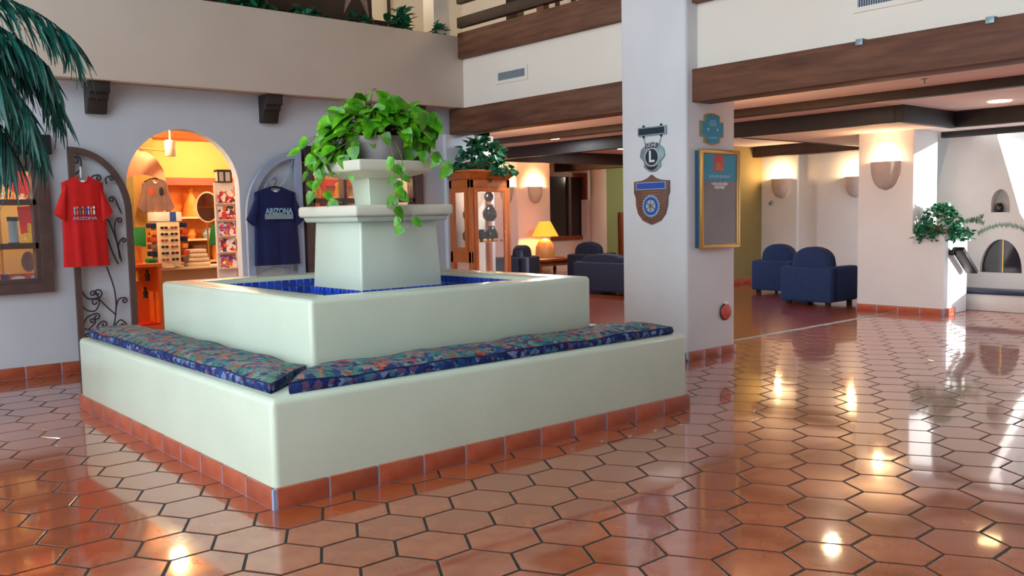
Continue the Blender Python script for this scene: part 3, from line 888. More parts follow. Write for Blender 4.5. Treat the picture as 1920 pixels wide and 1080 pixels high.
# ---- wrought iron gate leaves folded back against the wall
def gate(label, free, hinge, zt, zs, m, mi, y0, hw, scrolls):
    g = thing('iron_gate', label, 'gate', ((free+hinge)/2, y0, 0), 'arched wrought iron gate leaves')
    c = free; rx = hinge-free; n = 14
    path = [(free, .03), (free, zt)] + [(c+rx*math.sin(PI/2*i/n), zs+(zt-zs)*math.cos(PI/2*i/n)) for i in range(1, n+1)] + [(hinge, .03)]
    MB().sweep(path, hw, pXZ, y0-.022, y0+.022, closed=True).build('frame', m, g)
    for pts, r, turns in scrolls:
        # pts: tail .. to the rim of the curl, then a spiral inwards
        P = [Vector((p[0], 0, p[1])) for p in pts]
        path = catmull(P, 6)
        d = (path[-1]-path[-2]).normalized(); sgn = 1 if r > 0 else -1; r = abs(r)
        nrm = Vector((-d.z, 0, d.x))*sgn
        cen = path[-1]+nrm*r
        a0 = math.atan2(path[-1].z-cen.z, path[-1].x-cen.x)
        for k in range(1, 22):
            t = k/21; a = a0 + sgn*t*turns*2*PI; q = r*(1-.8*t)
            path.append(cen+Vector((math.cos(a)*q, 0, math.sin(a)*q)))
        MB().tube([Vector((p.x, y0, p.z)) for p in path], .0075, 6).build('scroll', mi, g, smooth=True)
    for z in (.35, 1.1): MB().tube([(hinge, y0+.01, z), (hinge, y0+.01, z+.09)], .014, 8).build('hinge', m, g)
    return g
def gp(*pp, Y=5.09): return [(onY(x, y, Y).x, onY(x, y, Y).z) for x, y in pp]
S1 = [
    (gp((150, 505), (152, 540), (165, 560), (185, 558)), .045, 1.2),
    (gp((150, 560), (160, 580), (178, 583), (186, 570)), .04, 1.2),
    (gp((152, 640), (160, 600), (178, 588)), -.035, 1.2),
    (gp((200, 500), (215, 545), (217, 590), (205, 640), (188, 690)), .03, .8),
    (gp((217, 590), (190, 565), (180, 548)), .03, 1.1),
    (gp((217, 580), (222, 562), (232, 558)), -.03, 1.2),
    (gp((212, 615), (225, 600), (235, 605)), -.035, 1.2),
    (gp((153, 612), (165, 618), (178, 606)), .03, 1.2),
    (gp((186, 640), (182, 615), (190, 604)), -.035, 1.1),
    (gp((152, 632), (160, 640), (168, 634)), .03, 1.1),
    (gp((228, 490), (218, 450), (205, 415)), .03, .7),
    (gp((225, 480), (215, 430), (218, 412)), -.03, 1.2),
    (gp((225, 485), (222, 460), (228, 448)), -.025, 1.2),
    (gp((222, 495), (210, 470), (203, 450)), .03, .7),
    (gp((135, 332), (150, 318), (152, 302)), .04, 1.3),
    (gp((170, 345), (172, 332), (182, 328)), -.03, 1.2),
    (gp((200, 345), (198, 335), (206, 330)), -.025, 1.2),
    (gp((228, 400), (220, 382), (215, 372)), .03, 1.2),
]
gate('brown iron gate leaf with scrollwork, red shirt hanging on it, left of the arch', .497, .995, 2.105, 1.5, 'brownframe', 'iron', 5.09, .027, S1)
S2 = [
    (gp((548, 300), (540, 330), (522, 352), (505, 345)), .04, 1.2),
    (gp((500, 352), (505, 338), (515, 330)), -.03, 1.1),
    (gp((548, 320), (538, 300), (525, 297)), .04, 1.2),
    (gp((475, 510), (500, 505), (520, 500), (545, 506)), .03, 1.1),
    (gp((550, 520), (545, 505), (535, 502)), .03, 1.1),
]
gate('iron gate leaf with painted-in blue-grey sheen right of the arch, navy shirt hanging on it', 2.82, 2.235, 2.12, 1.45, 'sheengate', 'sheengate', 5.09, .038, S2)

# ---- shirts on hangers
def shirt(name, label, m, cx, y, zt, zb, hw, sleeve, ncol, hanger, seed):
    """hanging T-shirt: puffed body with soft folds, two short sleeves, neck band, hanger"""
    t = thing(name, label, 't-shirt', (cx, y, zb), 't-shirts hanging on the gates')
    rr = random.Random(seed); ph = [rr.uniform(0, 6) for _ in range(4)]
    NX, NZ = 18, 20
    def half(v):      # v 0 hem, 1 shoulder
        w = hw*(1.0-.06*v)
        return w
    def top(u):       # shoulder line drop from neck to sleeve
        a = abs(u)
        if a < .30: return zt - .075*(1-(a/.30)**2)**.5 * .9
        return zt - .085*(a-.30)
    vs = []; idx = {}
    H = zt-zb
    for sgn in (-1, 1):
        for i in range(NX+1):
            for j in range(NZ+1):
                u = -1+2*i/NX; v = j/NZ
                zz = zb + (top(u)-zb)*v
                x = cx + u*half(v)*(1+.05*(1-v))
                bul = .035*(1-abs(u)**2.5)*(1-.5*v)
                fold = (.010*math.sin(u*9+ph[0])*(1-v)**.7 + .006*math.sin(u*17+ph[1]+v*3)*(1-v))*(1-abs(u)**4)
                idx[sgn, i, j] = len(vs); vs.append((x, y + sgn*bul + fold, zz))
    fs = []
    for sgn in (-1, 1):
        for i in range(NX):
            for j in range(NZ):
                fs.append((idx[sgn, i, j], idx[sgn, i+1, j], idx[sgn, i+1, j+1], idx[sgn, i, j+1]))
    bd = MB().add(vs, fs)
    o = bd.build('body', m, t, smooth=True, ang=180)
    bm = bmesh.new(); bm.from_mesh(o.data); bmesh.ops.remove_doubles(bm, verts=bm.verts, dist=.0008); bmesh.ops.recalc_face_normals(bm, faces=bm.faces); bm.to_mesh(o.data); bm.free()
    for sd in (-1, 1):
        sx = cx+sd*hw*.93
        sv = []; sf = []; K, Q = 8, 10
        zs_t, zs_b = zt-.055, zt-.26
        ex, ez = cx+sd*(hw+sleeve), zt-.40
        for k in range(K+1):
            tt = k/K
            a = Vector((sx - sd*.03, 0, zs_t)).lerp(Vector((ex+sd*.012, 0, ez+.06)), tt)
            b = Vector((sx - sd*.03, 0, zs_b)).lerp(Vector((ex-sd*.10, 0, ez-.035)), tt)
            for q in range(Q):
                w = 2*PI*q/Q
                c = (a+b)/2 + (a-b)/2*math.cos(w)
                sv.append((c.x, y + (.022+.012*math.sin(tt*3))*math.sin(w), c.z))
        sf = [(k*Q+q, k*Q+(q+1) % Q, (k+1)*Q+(q+1) % Q, (k+1)*Q+q) for k in range(K) for q in range(Q)]
        MB().add(sv, sf).build('sleeve', m, t, smooth=True, ang=180)
    nb = [Vector((cx+u*half(1), y-.012-.004*math.cos(u*4), top(u)+.004)) for u in [(-.30+.06*k) for k in range(11)]]
    MB().tube(nb, .009, 6).build('neck_band', m, t, smooth=True)
    MB().box((cx-.018, y-.016, zt-.065), (cx+.018, y-.014, zt-.035)).build('size_tag', 'whiteplastic', t)
    hk = [(cx, y, zt-.0), (cx, y, zt+.03), (cx+.02, y, zt+.055), (cx+.018, y, zt+.085), (cx-.004, y, zt+.095), (cx-.02, y, zt+.08)]
    if hanger:
        MB().tube(catmull(hk, 5), .004, 6).build('hook', 'black', t, smooth=True)
        MB().tube([(cx-.12, y, zt-.04), (cx-.05, y, zt-.005), (cx, y, zt+.005), (cx+.05, y, zt-.005), (cx+.12, y, zt-.04)], .011, 6).build('hanger', 'black', t, smooth=True)
    return t
red = shirt('red_shirt', 'plain red short-sleeved T-shirt with small coloured print, hanging on the brown gate', 'red', .565, 5.015, 1.855, 1.01, .195, .055, 0, False, 3)
MB().box((.56-.006, 5.03, 1.84), (.56+.006, 5.04, 1.95)).build('hanger_strap', 'whiteplastic', red)
for k, mname in enumerate(['paleblue', 'pinkcloth', 'browncloth', 'pinkcloth', 'bluelabel', 'paleblue', 'pinkcloth', 'whiteplastic']):
    x = .475+.024*k
    MB().ball((x, 4.972, 1.555+.008*(k % 2)), (.010, .004, .014), 8, 5).ball((x, 4.972, 1.52), (.008, .004, .026), 8, 5).build('print_figure', mname, red, smooth=True)
text('print_lettering', 'ARIZONA', .042, (.56, 4.9735, 1.462), TXT_Y, 'paleblue', red, sx=1.15)
navy = shirt('navy_shirt', 'navy blue T-shirt with a pale ARIZONA print, hanging on the pale gate', 'navy', 2.505, 5.02, 1.765, .925, .255, .075, 0, True, 8)
text('print_lettering', 'ARIZONA', .088, (2.52, 4.968, 1.502), TXT_Y, 'paleblue', navy, sx=.80, bold=.003)
pr = MB().box((2.355, 4.9725, 1.42), (2.685, 4.975, 1.475)).build('print_landscape', 'steel', navy)

# ---- air vents
def vent(label, y0, y1, z0, z1, n):
    v = thing('air_vent', label, 'vent', (5.0, (y0+y1)/2, z0), 'wall air vents')
    MB().sweep(rect(y0+.02, z0+.02, y1-.02, z1-.02), .02, lambda u, w, k: (k, u, w), 4.985, 5.0, closed=True).build('frame', 'cream', v)
    MB().box((4.996, y0+.03, z0+.03), (4.9995, y1-.03, z1-.03)).build('backing', 'ventdark', v)
    me = MB().box((-.005, -.004, z0+.04-(z0+z1)/2), (.005, .004, z1-.04-(z0+z1)/2)).mesh('slat'); me.materials.append(MT['vent'])
    for i in range(n): inst(me, 'slat', v, (4.991, y0+.045+(y1-y0-.09)*i/(n-1), (z0+z1)/2), (0, 0, .4))
vent('small grey louvred vent high on the wall left of the column', 3.68, 4.235, 2.95, 3.12, 22)
vent('wide grey louvred vent over the right beam, cut by the top of the picture', -.80, -.25, 2.97, 3.3, 24)

for (bx_, by_), lb in (((1613, 83), 'small metal clip on top of the right beam, nearer the column'), ((1858, 43), 'small metal clip on top of the right beam, nearer the picture edge')):
    yb = onX(bx_, by_, 4.93).y
    k_ = thing('beam_clip', lb, 'bracket', (4.92, yb, 2.70), 'metal clips on the right beam')
    MB().box((4.908, yb-.03, 2.70), (4.919, yb+.03, 2.738)).build('plate', 'steel', k_, bevel=.002)
    MB().box((4.908, yb-.03, 2.738), (4.998, yb+.03, 2.748)).build('flange', 'steel', k_, bevel=.002)
# ---- plaques on the column
L1 = thing('club_plaque', 'hexagonal steel club emblem reading LIONS with a big L, hung below a name bar', 'plaque', (4.83, 1.70, 1.8))
MB().box((4.806, 1.525, 2.152), (4.829, 1.875, 2.235)).build('name_bar', 'steel', L1, bevel=.004)
MB().box((4.803, 1.54, 2.165), (4.808, 1.86, 2.222)).build('name_plate', 'inkblue', L1)
for yy in (1.59, 1.81):
    MB().ball((4.818, yy, 2.245), .012, 8, 6).build('knob', 'inkblue', L1, smooth=True)
    MB().ball((4.818, yy, 2.143), .012, 8, 6).build('knob', 'inkblue', L1, smooth=True)
for yy, y2 in ((1.59, 1.615), (1.81, 1.785)):
    MB().tube([(4.818, yy, 2.14), (4.818, y2, 2.06)], .004, 5).build('chain', 'steel', L1)
hexo = [(1.70, 2.092), (1.62, 2.065), (1.56, 2.02), (1.545, 1.95), (1.60, 1.90), (1.595, 1.85), (1.66, 1.81), (1.70, 1.805), (1.74, 1.81), (1.805, 1.85), (1.80, 1.90), (1.855, 1.95), (1.84, 2.02), (1.78, 2.065)]
MB().prism(hexo, pYZ, 4.810, 4.826).build('emblem', 'steel', L1, bevel=.004)
od = MB().lathe([(.001, 0), (.078, 0), (.078, .003)], (0, 0, 0), 28).build('emblem_disc', 'inkblue', L1)
for v in od.data.vertices:
    a, b_, c_ = v.co + OFF[L1.name]
    v.co = Vector((4.809 - c_, 1.70 + a, 1.945 + b_)) - OFF[L1.name]
MB().tube([(4.808, 1.70+.082*math.cos(i*PI/16), 1.945+.082*math.sin(i*PI/16)) for i in range(33)], .004, 5).build('emblem_ring', 'whiteplastic', L1, smooth=True)
text('letter', 'L', .15, (4.8045, 1.70, 1.945), TXT_X, 'whiteplastic', L1, bold=.004)
MB().box((4.807, 1.625, 2.035), (4.8095, 1.775, 2.078)).build('name_band', 'inkblue', L1)
text('lettering', 'LIONS', .046, (4.8055, 1.70, 2.056), TXT_X, 'whiteplastic', L1)
lp = [(1.62, 1.872), (1.66, 1.855), (1.70, 1.85), (1.74, 1.855), (1.78, 1.872), (1.75, 1.835), (1.70, 1.815), (1.65, 1.835)]
MB().prism(lp, pYZ, 4.8065, 4.8095).build('lower_band', 'inkblue', L1)

sh = thing('shield_plaque', 'brown wooden shield plaque with a blue bar and a blue cogwheel emblem', 'plaque', (4.83, 1.71, 1.3))
so = [(1.71, 1.778), (1.66, 1.745), (1.60, 1.725), (1.49, 1.715), (1.49, 1.60), (1.51, 1.565), (1.515, 1.48), (1.54, 1.40), (1.60, 1.335), (1.71, 1.295),
      (1.82, 1.335), (1.88, 1.40), (1.905, 1.48), (1.91, 1.565), (1.93, 1.60), (1.93, 1.715), (1.82, 1.725), (1.76, 1.745)]
MB().prism(so, pYZ, 4.806, 4.829).build('board', 'bronze', sh, bevel=.005)
MB().box((4.802, 1.525, 1.635), (4.808, 1.895, 1.705)).build('bar', 'paleblue', sh)
MB().box((4.800, 1.535, 1.642), (4.803, 1.885, 1.698)).build('bar_face', 'bluelabel', sh)
for z in (1.61, 1.585): MB().box((4.8045, 1.60, z), (4.807, 1.82, z+.004)).build('engraved_line', 'gold', sh)
gear = []
for i in range(48):
    r_ = .112 if i % 2 == 0 else .095
    for da in (-.03, .03): gear.append((1.71+r_*math.cos(2*PI*i/48+da), 1.475+r_*1.0*math.sin(2*PI*i/48+da)))
MB().prism(gear, pYZ, 4.8025, 4.807).build('cogwheel', 'paleblue', sh)
def disc(name, c, r, x0, x1, m, parent, n=28):
    MB().prism([(c[0]+r*math.cos(2*PI*i/n), c[1]+r*math.sin(2*PI*i/n)) for i in range(n)], pYZ, x0, x1).build(name, m, parent)
disc('cog_ring', (1.71, 1.475), .088, 4.8005, 4.803, 'bluelabel', sh)
disc('cog_hub', (1.71, 1.475), .06, 4.799, 4.801, 'paleblue', sh)
for i in range(6):
    w = i*PI/3+PI/6
    MB().tube([(4.7985, 1.71+.012*math.cos(w), 1.475+.012*math.sin(w)), (4.7985, 1.71+.058*math.cos(w), 1.475+.058*math.sin(w))], .006, 5).build('cog_spoke', 'gold', sh)
disc('cog_centre', (1.71, 1.475), .014, 4.7965, 4.800, 'bronze', sh)

cr = thing('cross_plaque', 'teal cross-shaped sign with rounded top on the column, above the framed notice', 'sign', (5.2, 1.3, 2.05))
def crosso(e):
    o = [(-.105-e, -.125-e*.3)]
    P = []
    n = 8
    for i in range(n+1): t = i/n; P.append((-.105-e+(.21+2*e)*t, -.135-e-.025*math.sin(PI*t)))
    P += [(.105+e, -.07-e), (.165+e, -.07-e), (.165+e, .07+e), (.105+e, .07+e)]
    for i in range(n+1): t = i/n; P.append((.105+e-(.21+2*e)*t, .135+e+.025*math.sin(PI*t)))
    P += [(-.105-e, .07+e), (-.165-e, .07+e), (-.165-e, -.07-e), (-.105-e, -.07-e)]
    return [(5.203+x*1.0, 2.194+z*.86) for x, z in P]
MB().prism(crosso(.014), pXZ, 1.285, 1.3).build('backing', 'gold', cr)
MB().prism(crosso(0), pXZ, 1.277, 1.286).build('face', 'teal', cr)
for k, wd in enumerate((.10, .12, .10)):
    MB().box((5.203-wd/2, 1.275, 2.265-.02*k), (5.203+wd/2, 1.2765, 2.275-.02*k)).build('text_line', 'paleblue', cr)
MB().box((5.203-.07, 1.275, 2.105), (5.203+.07, 1.2765, 2.117)).build('text_line', 'paleblue', cr)
for dx in (-.07, .075): MB().ball((5.203+dx, 1.276, 2.19), (.008, .003, .012), 8, 5).build('emblem', 'whiteplastic', cr)

nb_ = thing('notice_board', 'gold-framed glass notice board with teal header on the column', 'notice board', (5.25, 1.3, 1.06))
fx0, fx1, fz0, fz1 = 4.945, 5.555, 1.06, 1.995
MB().box((fx0+.01, 1.235, fz0+.01), (fx1-.01, 1.298, fz1-.01)).build('case', 'casedark', nb_)
MB().sweep(rect(fx0+.018, fz0+.018, fx1-.018, fz1-.018), .02, pXZ, 1.215, 1.245, closed=True).build('frame', 'gold', nb_, bevel=.004)
MB().box((fx0+.035, 1.229, fz0+.035), (fx1-.035, 1.233, fz1-.035)).build('panel', 'noticegrey', nb_)
MB().box((fx0+.045, 1.226, 1.70), (fx1-.05, 1.229, fz1-.045)).build('header', 'teal', nb_)
MB().box((5.155, 1.2235, 1.79), (5.305, 1.2262, 1.945)).build('logo', 'signred', nb_, bevel=.003)
MB().prism([(5.165, 1.80), (5.30, 1.80), (5.285, 1.83), (5.25, 1.835), (5.235, 1.88), (5.215, 1.865), (5.20, 1.895), (5.185, 1.84)], pXZ, 1.2222, 1.2238).build('logo_figure', 'pinkcloth', nb_)
for k, (wd, z, m) in enumerate(((.34, 1.742, 'paleblue'), (.26, 1.672, 'whiteplastic'), (.17, 1.640, 'whiteplastic'))):
    n = int(wd/.024)
    mb = MB()
    for i in range(n):
        x = 5.235-wd/2+wd*(i+.5)/n; hgt = .010+.004*((i*7) % 3)
        mb.box((x-.008, 1.2235, z-hgt), (x+.008, 1.2245, z+hgt))
    mb.build('lettering', m, nb_, kind='stuff')
rp_ = thing('alarm_disc', 'small red round plate low on the column face, below the notice board', 'alarm', (5.415, 1.3, .34))
MB().lathe([(.001, 0), (.058, 0), (.07, .006), (.074, .02), (.078, .035)], (0, 0, 0), 28).build('plate', 'signred', rp_, smooth=True)
for v in rp_.children[0].data.vertices:
    a, b_, c_ = v.co + OFF[rp_.name]
    v.co = Vector((5.415+a, 1.262+c_, .424+b_)) - OFF[rp_.name]
MB().tube([(5.415+.078*math.cos(i*PI/14), 1.288, .424+.078*math.sin(i*PI/14)) for i in range(29)], .007, 6).build('rim', 'darkwood', rp_, smooth=True)
MB().box((5.405, 1.28, .495), (5.46, 1.3, .525)).build('bracket', 'whiteplastic', rp_, bevel=.004)

# ---- sconces: half bowls of plaster throwing light up the wall
def sconce(label, p, nrm, power=22, sc=1.0):
    """p: middle of the top edge on the wall; nrm: wall normal"""
    n = Vector((nrm[0], nrm[1], 0)); t = Vector((-n.y, n.x, 0)); p = Vector(p)
    s = thing('wall_sconce', label, 'wall lamp', p, 'plaster half-bowl wall sconces')
    vs = []; K, Q = 12, 14
    for k in range(K+1):
        v = k/K; g = max(.0, 1-v**2.6)**.5
        for q in range(Q+1):
            w = PI*q/Q
            vs.append(p + t*(.205*sc*g*math.cos(w)) + n*(.002+.15*sc*g*math.sin(w)) + Vector((0, 0, -.385*sc*v)))
    for q in range(Q+1):   # inner lip
        w = PI*q/Q; vs.append(p + t*(.19*sc*math.cos(w)) + n*(.004+.137*sc*math.sin(w)) + Vector((0, 0, -.002)))
    for q in range(Q+1):
        w = PI*q/Q; vs.append(p + t*(.15*sc*math.cos(w)) + n*(.004+.10*sc*math.sin(w)) + Vector((0, 0, -.16*sc)))
    W = Q+1
    fs = [(k*W+q, k*W+q+1, (k+1)*W+q+1, (k+1)*W+q) for k in range(K) for q in range(Q)]
    b = (K+1)*W
    fs += [(q, q+1, b+q+1, b+q) for q in range(Q)] + [(b+q, b+q+1, b+W+q+1, b+W+q) for q in range(Q)]
    MB().add(vs, fs).build('bowl', 'sconce', s, smooth=True, ang=50)
    c = p + n*.065*sc + Vector((0, 0, -.045))
    MB().ball(c, (.05*sc, .05*sc, .04*sc), 10, 7).build('bulb', 'bulb', s, smooth=True)
    lo = lamp('sconce_light', 'POINT', c+Vector((0, 0, .07))+n*.03, power, (1.0, .62, .30), size=.05)
    return s
sconce('plaster wall sconce on the pier beside the fireplace', (PX, 1.925, 2.03), (-1, 0), 20)
sconce('plaster wall sconce behind the farther armchair, left of the two on the back wall', (13.35, 5.757, 2.005), (-1, 0), 32)
sconce('plaster wall sconce half hidden behind the pier', (13.35, 4.23, 1.98), (-1, 0), 32)
sconce('plaster wall sconce above the lit table lamp', (11.58, 10.9, 2.03), (0, -1), 70)
sconce('plaster wall sconce half hidden by the pine cabinet', (11.07, 11.22, 2.03), (-1, 0), 50)

sconce('plaster wall sconce on the lounge side of the notice board column', (5.59, 1.75, 2.05), (1, 0), 38)
sconce('plaster wall sconce on the lounge side of the wall behind the pine cabinet', (5.62, 5.5, 2.05), (1, 0), 50)
# small fittings
d_ = thing('ceiling_light_or_fill', 'recessed round ceiling light near the fireplace beams', 'ceiling light', (9.35, .3, CZ))
MB().lathe([(.001, -.004), (.1, -.004), (.12, -.01), (.125, 0)], (9.35, .3, CZ), 24).build('disc', 'bulb', d_, smooth=True)
DL = [((6.1, 4.2), 'added ceiling fill light over the lounge side of the pine cabinet'), ((8.1, 6.6), 'added ceiling fill light above the dark sofa'), ((6.4, 8.8), 'added ceiling fill light deep in the left lounge'),
      ((7.75, 1.45), 'recessed ceiling light between the column and the armchairs'), ((8.1, -2.6), 'added ceiling fill light at the far right, outside the doorway'),
      ((10.9, 7.6), 'added ceiling fill light above the wooden lamp table')]
for (lx, ly), lb in DL:  # added fill for the lounge, except the one between column and armchairs
    q = thing('ceiling_light_or_fill', lb, 'ceiling light', (lx, ly, CZ), 'recessed lounge ceiling lights')
    MB().lathe([(.001, -.004), (.1, -.004), (.12, -.01), (.125, 0)], (lx, ly, CZ), 24).build('disc', 'bulb', q, smooth=True)
    lamp('downlight_or_fill', 'AREA', (lx, ly, CZ-.02), 12 if lx == 7.75 else 50, (1.0, .82, .6) if lx == 7.75 else (.84, .92, 1.0), size=.1 if lx == 7.75 else .2)
s_ = thing('sprinkler_head', 'small dark sprinkler head on the lounge ceiling behind the right beam', 'sprinkler', (6.75, -.02, CZ))
MB().lathe([(.035, 0), (.03, -.008), (.008, -.012), (.008, -.04), (.022, -.045), (.022, -.05), (.001, -.05)], (6.75, -.02, CZ), 14).build('head', 'steel', s_, smooth=True)
wt = tag(MB().prism([(5.94, 1.50), (6.0, 1.50), (6.02, 1.54), (5.99, 1.57), (5.94, 1.60), (5.92, 1.55)], pYZ, 13.30, 13.35).build('wall_ornament', 'steel', None, bevel=.006), 'small dark ornament on the wall under the farther sconce', 'ornament')
ot = thing('power_outlet', 'white double power outlet low on the sunlit half wall', 'outlet', (10.14, 1.13, .18))
MB().box((10.09, 1.122, .17), (10.19, 1.129, .285)).build('cover', 'whiteplastic', ot, bevel=.003)
for z in (.2, .245): MB().box((10.125, 1.118, z), (10.155, 1.123, z+.022)).build('socket', 'shelfwhite', ot, bevel=.002)
rd = thing('reading_stand', 'black sloping display stand fixed to the sunlit half wall', 'display stand', (10.3, 1.1, .5))
MB().prism([(9.99, .84), (10.44, .52), (10.475, .555), (10.025, .885)], pXZ, .94, 1.09).build('board', 'black', rd, bevel=.006)
MB().prism([(10.04, .881), (10.46, .573), (10.464, .579), (10.044, .887)], pXZ, .95, 1.08).build('sheet', 'inkblue', rd)
MB().box((10.0, 1.06, .78), (10.07, 1.13, .85)).build('bracket', 'black', rd, bevel=.005)

# ================================================================== FIREPLACE ALCOVE
fp = thing('fireplace', 'white adobe fireplace with an arched glass firebox and tapering chimney', 'fireplace', (11.3, .9, 0))
sil = [(1.9, .0), (1.85, 1.2), (1.74, 1.77), (1.60, 2.35), (1.56, 2.9), (.80, 2.9), (.97, 2.35), (.82, 1.85), (.66, 1.3), (.45, .95), (.30, .6), (.26, 0)]
holed('hood', sil, [arch(.62, 1.155, .50, .52, .955, 16), arch(.79, 1.03, 1.32, 1.44, 1.63, 12)], pYZ, 11.05, 11.25, 'adobe', fp)
MB().prism([(1.86, 0), (1.80, 1.2), (1.70, 1.77), (1.57, 2.35), (1.54, 2.9), (.84, 2.9), (1.0, 2.35), (.85, 1.85), (.69, 1.3), (.48, .95), (.33, .6), (.29, 0)], pYZ, 11.5, 12.1).build('chimney', 'adobe', fp)
# right flank closes the hood
fl = MB()
for (y0, z0), (y1, z1) in zip(sil[5:], sil[6:]):
    fl.add([(11.25, y0, z0), (11.25, y1, z1), (11.5, y1+.03, z1), (11.5, y0+.03, z0)], [(0, 1, 2, 3)])
fl.build('flank', 'adobe', fp)
fl = MB()
for (y0, z0), (y1, z1) in zip(sil[:5], sil[1:5]):
    fl.add([(11.25, y0, z0), (11.25, y1, z1), (11.5, y1-.03, z1), (11.5, y0-.03, z0)], [(0, 1, 2, 3)])
fl.build('flank', 'adobe', fp)
MB().box((11.24, .55, .45), (11.26, 1.22, 1.02)).build('firebox', 'firedark', fp)
MB().prism(arch(.62, 1.155, .50, .52, .955, 16), pYZ, 11.12, 11.125).build('glass_door', 'smoked', fp)
MB().box((11.11, .876, .5), (11.13, .892, .955)).build('door_bar', 'gold', fp)
MB().box((11.22, .78, 1.31), (11.24, 1.04, 1.64)).build('niche_back', 'adobe', fp)
for pts in ([(1.44, 1.235), (1.36, 1.20), (1.28, 1.22), (1.20, 1.235), (1.13, 1.275)], [(1.28, 1.22), (1.20, 1.20), (1.12, 1.18)], [(1.18, 1.04), (1.08, 1.10), (.95, 1.14), (.82, 1.15), (.70, 1.13), (.60, 1.09)]):
    P = catmull([Vector((11.047, a, b)) for a, b in pts], 5)
    mb = MB().tube(P, .004, 4)
    rv = random.Random(len(pts))
    for i, p in enumerate(P):
        for sd in (-1, 1):
            d = Vector((0, rv.uniform(-.5, .5), sd))
            q = p + d.normalized()*.045
            mb.add([p, p+Vector((0, .012, 0)), q, p+Vector((0, -.012, 0))], [(0, 1, 2), (0, 2, 3)])
    mb.build('painted_vine', 'painting', fp, kind='stuff')
hb = thing('hearth_bench', 'low white hearth bench with a dark blue top in front of the fireplace', 'bench', (10.85, .5, 0))
MB().box((10.72, -.09, 0), (11.04, 1.8, .23)).build('base', 'adobe', hb, bevel=.015)
MB().box((10.69, -.09, .231), (11.045, 1.8, .285)).build('top', 'slate', hb, bevel=.008)
tag(MB().lathe([(.001, 0), (.04, 0), (.055, .04), (.05, .09), (.03, .11), (.038, .125), (.001, .125)], (11.14, .955, 1.322), 16).build('clay_pot', 'blackglaze', None, smooth=True), 'small dark clay pot in the niche above the firebox', 'pot')
# ivy on the half wall
iv2 = thing('ivy_plant', 'bushy dark green ivy spilling over the half wall beside the fireplace', 'plant', (10.1, 1.35, 1.06))
MB().box((9.98, 1.2, 1.061), (10.42, 1.5, 1.16)).build('planter', 'basetile', iv2, bevel=.01)
def pos2(rnd):
    a = rnd.uniform(0, 2*PI); e = rnd.uniform(-.1, 1.45); q = rnd.uniform(.7, 1)
    o = Vector((math.cos(a)*math.cos(e), math.sin(a)*math.cos(e), math.sin(e)))
    p = Vector((10.13, 1.29, 1.1)) + Vector((o.x*.36, o.y*.24, o.z*.36))*q
    if rnd.random() < .28: p = Vector((rnd.uniform(9.84, 10.45), rnd.uniform(1.0, 1.14), rnd.uniform(.98, 1.16)))
    if rnd.random() < .12: p = Vector((rnd.uniform(9.80, 9.87), rnd.uniform(1.2, 1.5), rnd.uniform(.96, 1.2)))
    return p, o
ivy_leaves(iv2, random.Random(21), pos2, 700, ivm, .62, stuff=True)

# ================================================================== LOUNGE FURNITURE
def armchair(name, label, x, y, rz, w=.80, d=.76, m='chair', hi=.84):
    """upholstered club chair; local +Y is its back"""
    c = thing(name, label, 'armchair' if w < 1.2 else 'sofa', (x, y, 0), 'dark blue upholstered lounge seats' )
    OFF[c.name] = Vector((0, 0, 0))
    h = w/2
    def P(nm, lo, hi_, bv, mm=m): return MB().box(lo, hi_).build(nm, mm, c, bevel=bv, seg=3)
    P('base', (-h+.03, -d/2+.03, .07), (h-.03, d/2-.02, .32), .02)
    P('arm', (-h, -d/2, .06), (-h+.17, d/2-.04, .57), .035)
    P('arm', (h-.17, -d/2, .06), (h, d/2-.04, .57), .035)
    P('back', (-h, d/2-.2, .06), (h, d/2, .56), .025)
    nb = 1 if w < 1.2 else 2
    cw = (w-.2)/nb
    for i in range(nb):
        xc = -h+.1+cw*(i+.5)
        P('seat_cushion', (xc-cw/2+.01, -d/2-.01, .3), (xc+cw/2-.01, d/2-.2, .45), .04)
        # domed back cushion
        pr = [(xc-cw/2, .42), (xc+cw/2, .42), (xc+cw/2, .60)] + [(xc+cw/2*math.cos(PI*k/10)*.98, .60+(hi-.60)*math.sin(PI*k/10)**.75) for k in range(1, 10)] + [(xc-cw/2, .60)]
        MB().prism(pr, pXZ, d/2-.36, d/2-.13).build('back_cushion', m, c, bevel=.05, seg=3)
    for sx in (-1, 1):
        for sy in (-1, 1):
            MB().box((sx*(h-.09)-.03, sy*(d/2-.09)-.03, 0.004), (sx*(h-.09)+.03, sy*(d/2-.09)+.03, .08)).build('foot', 'black', c)
    c.rotation_euler = (0, 0, rz)
    return c
armchair('armchair', 'blue armchair seen from behind, nearest the sconce pier', 10.27, 3.13, PI/2, .82, .78, hi=.86)
armchair('armchair', 'blue armchair by the back wall, partly behind the nearer one', 11.5, 4.52, PI/2, .78, .74)
armchair('sofa', 'large dark sofa with its back to the fountain, left of the column', 9.72, 6.35, PI/2, 2.05, .85, 'chairdark', .70)
armchair('armchair', 'dark armchair just right of the pine cabinet', 10.0, 9.75, PI+.5, .8, .76, 'chairdark', .80)
armchair('armchair', 'dark armchair behind the wooden lamp table', 11.75, 9.3, PI/2+.3, .8, .76, 'chairdark', .82)
tb = thing('lamp_table', 'wooden side table carrying the lit orange lamp', 'table', (11.4, 10.3, 0))
MB().box((10.85, 9.95, .40), (12.0, 10.72, .46)).build('top', 'tablewood', tb, bevel=.012)
MB().box((10.92, 10.02, .30), (11.93, 10.65, .40)).build('apron', 'tablewood', tb)
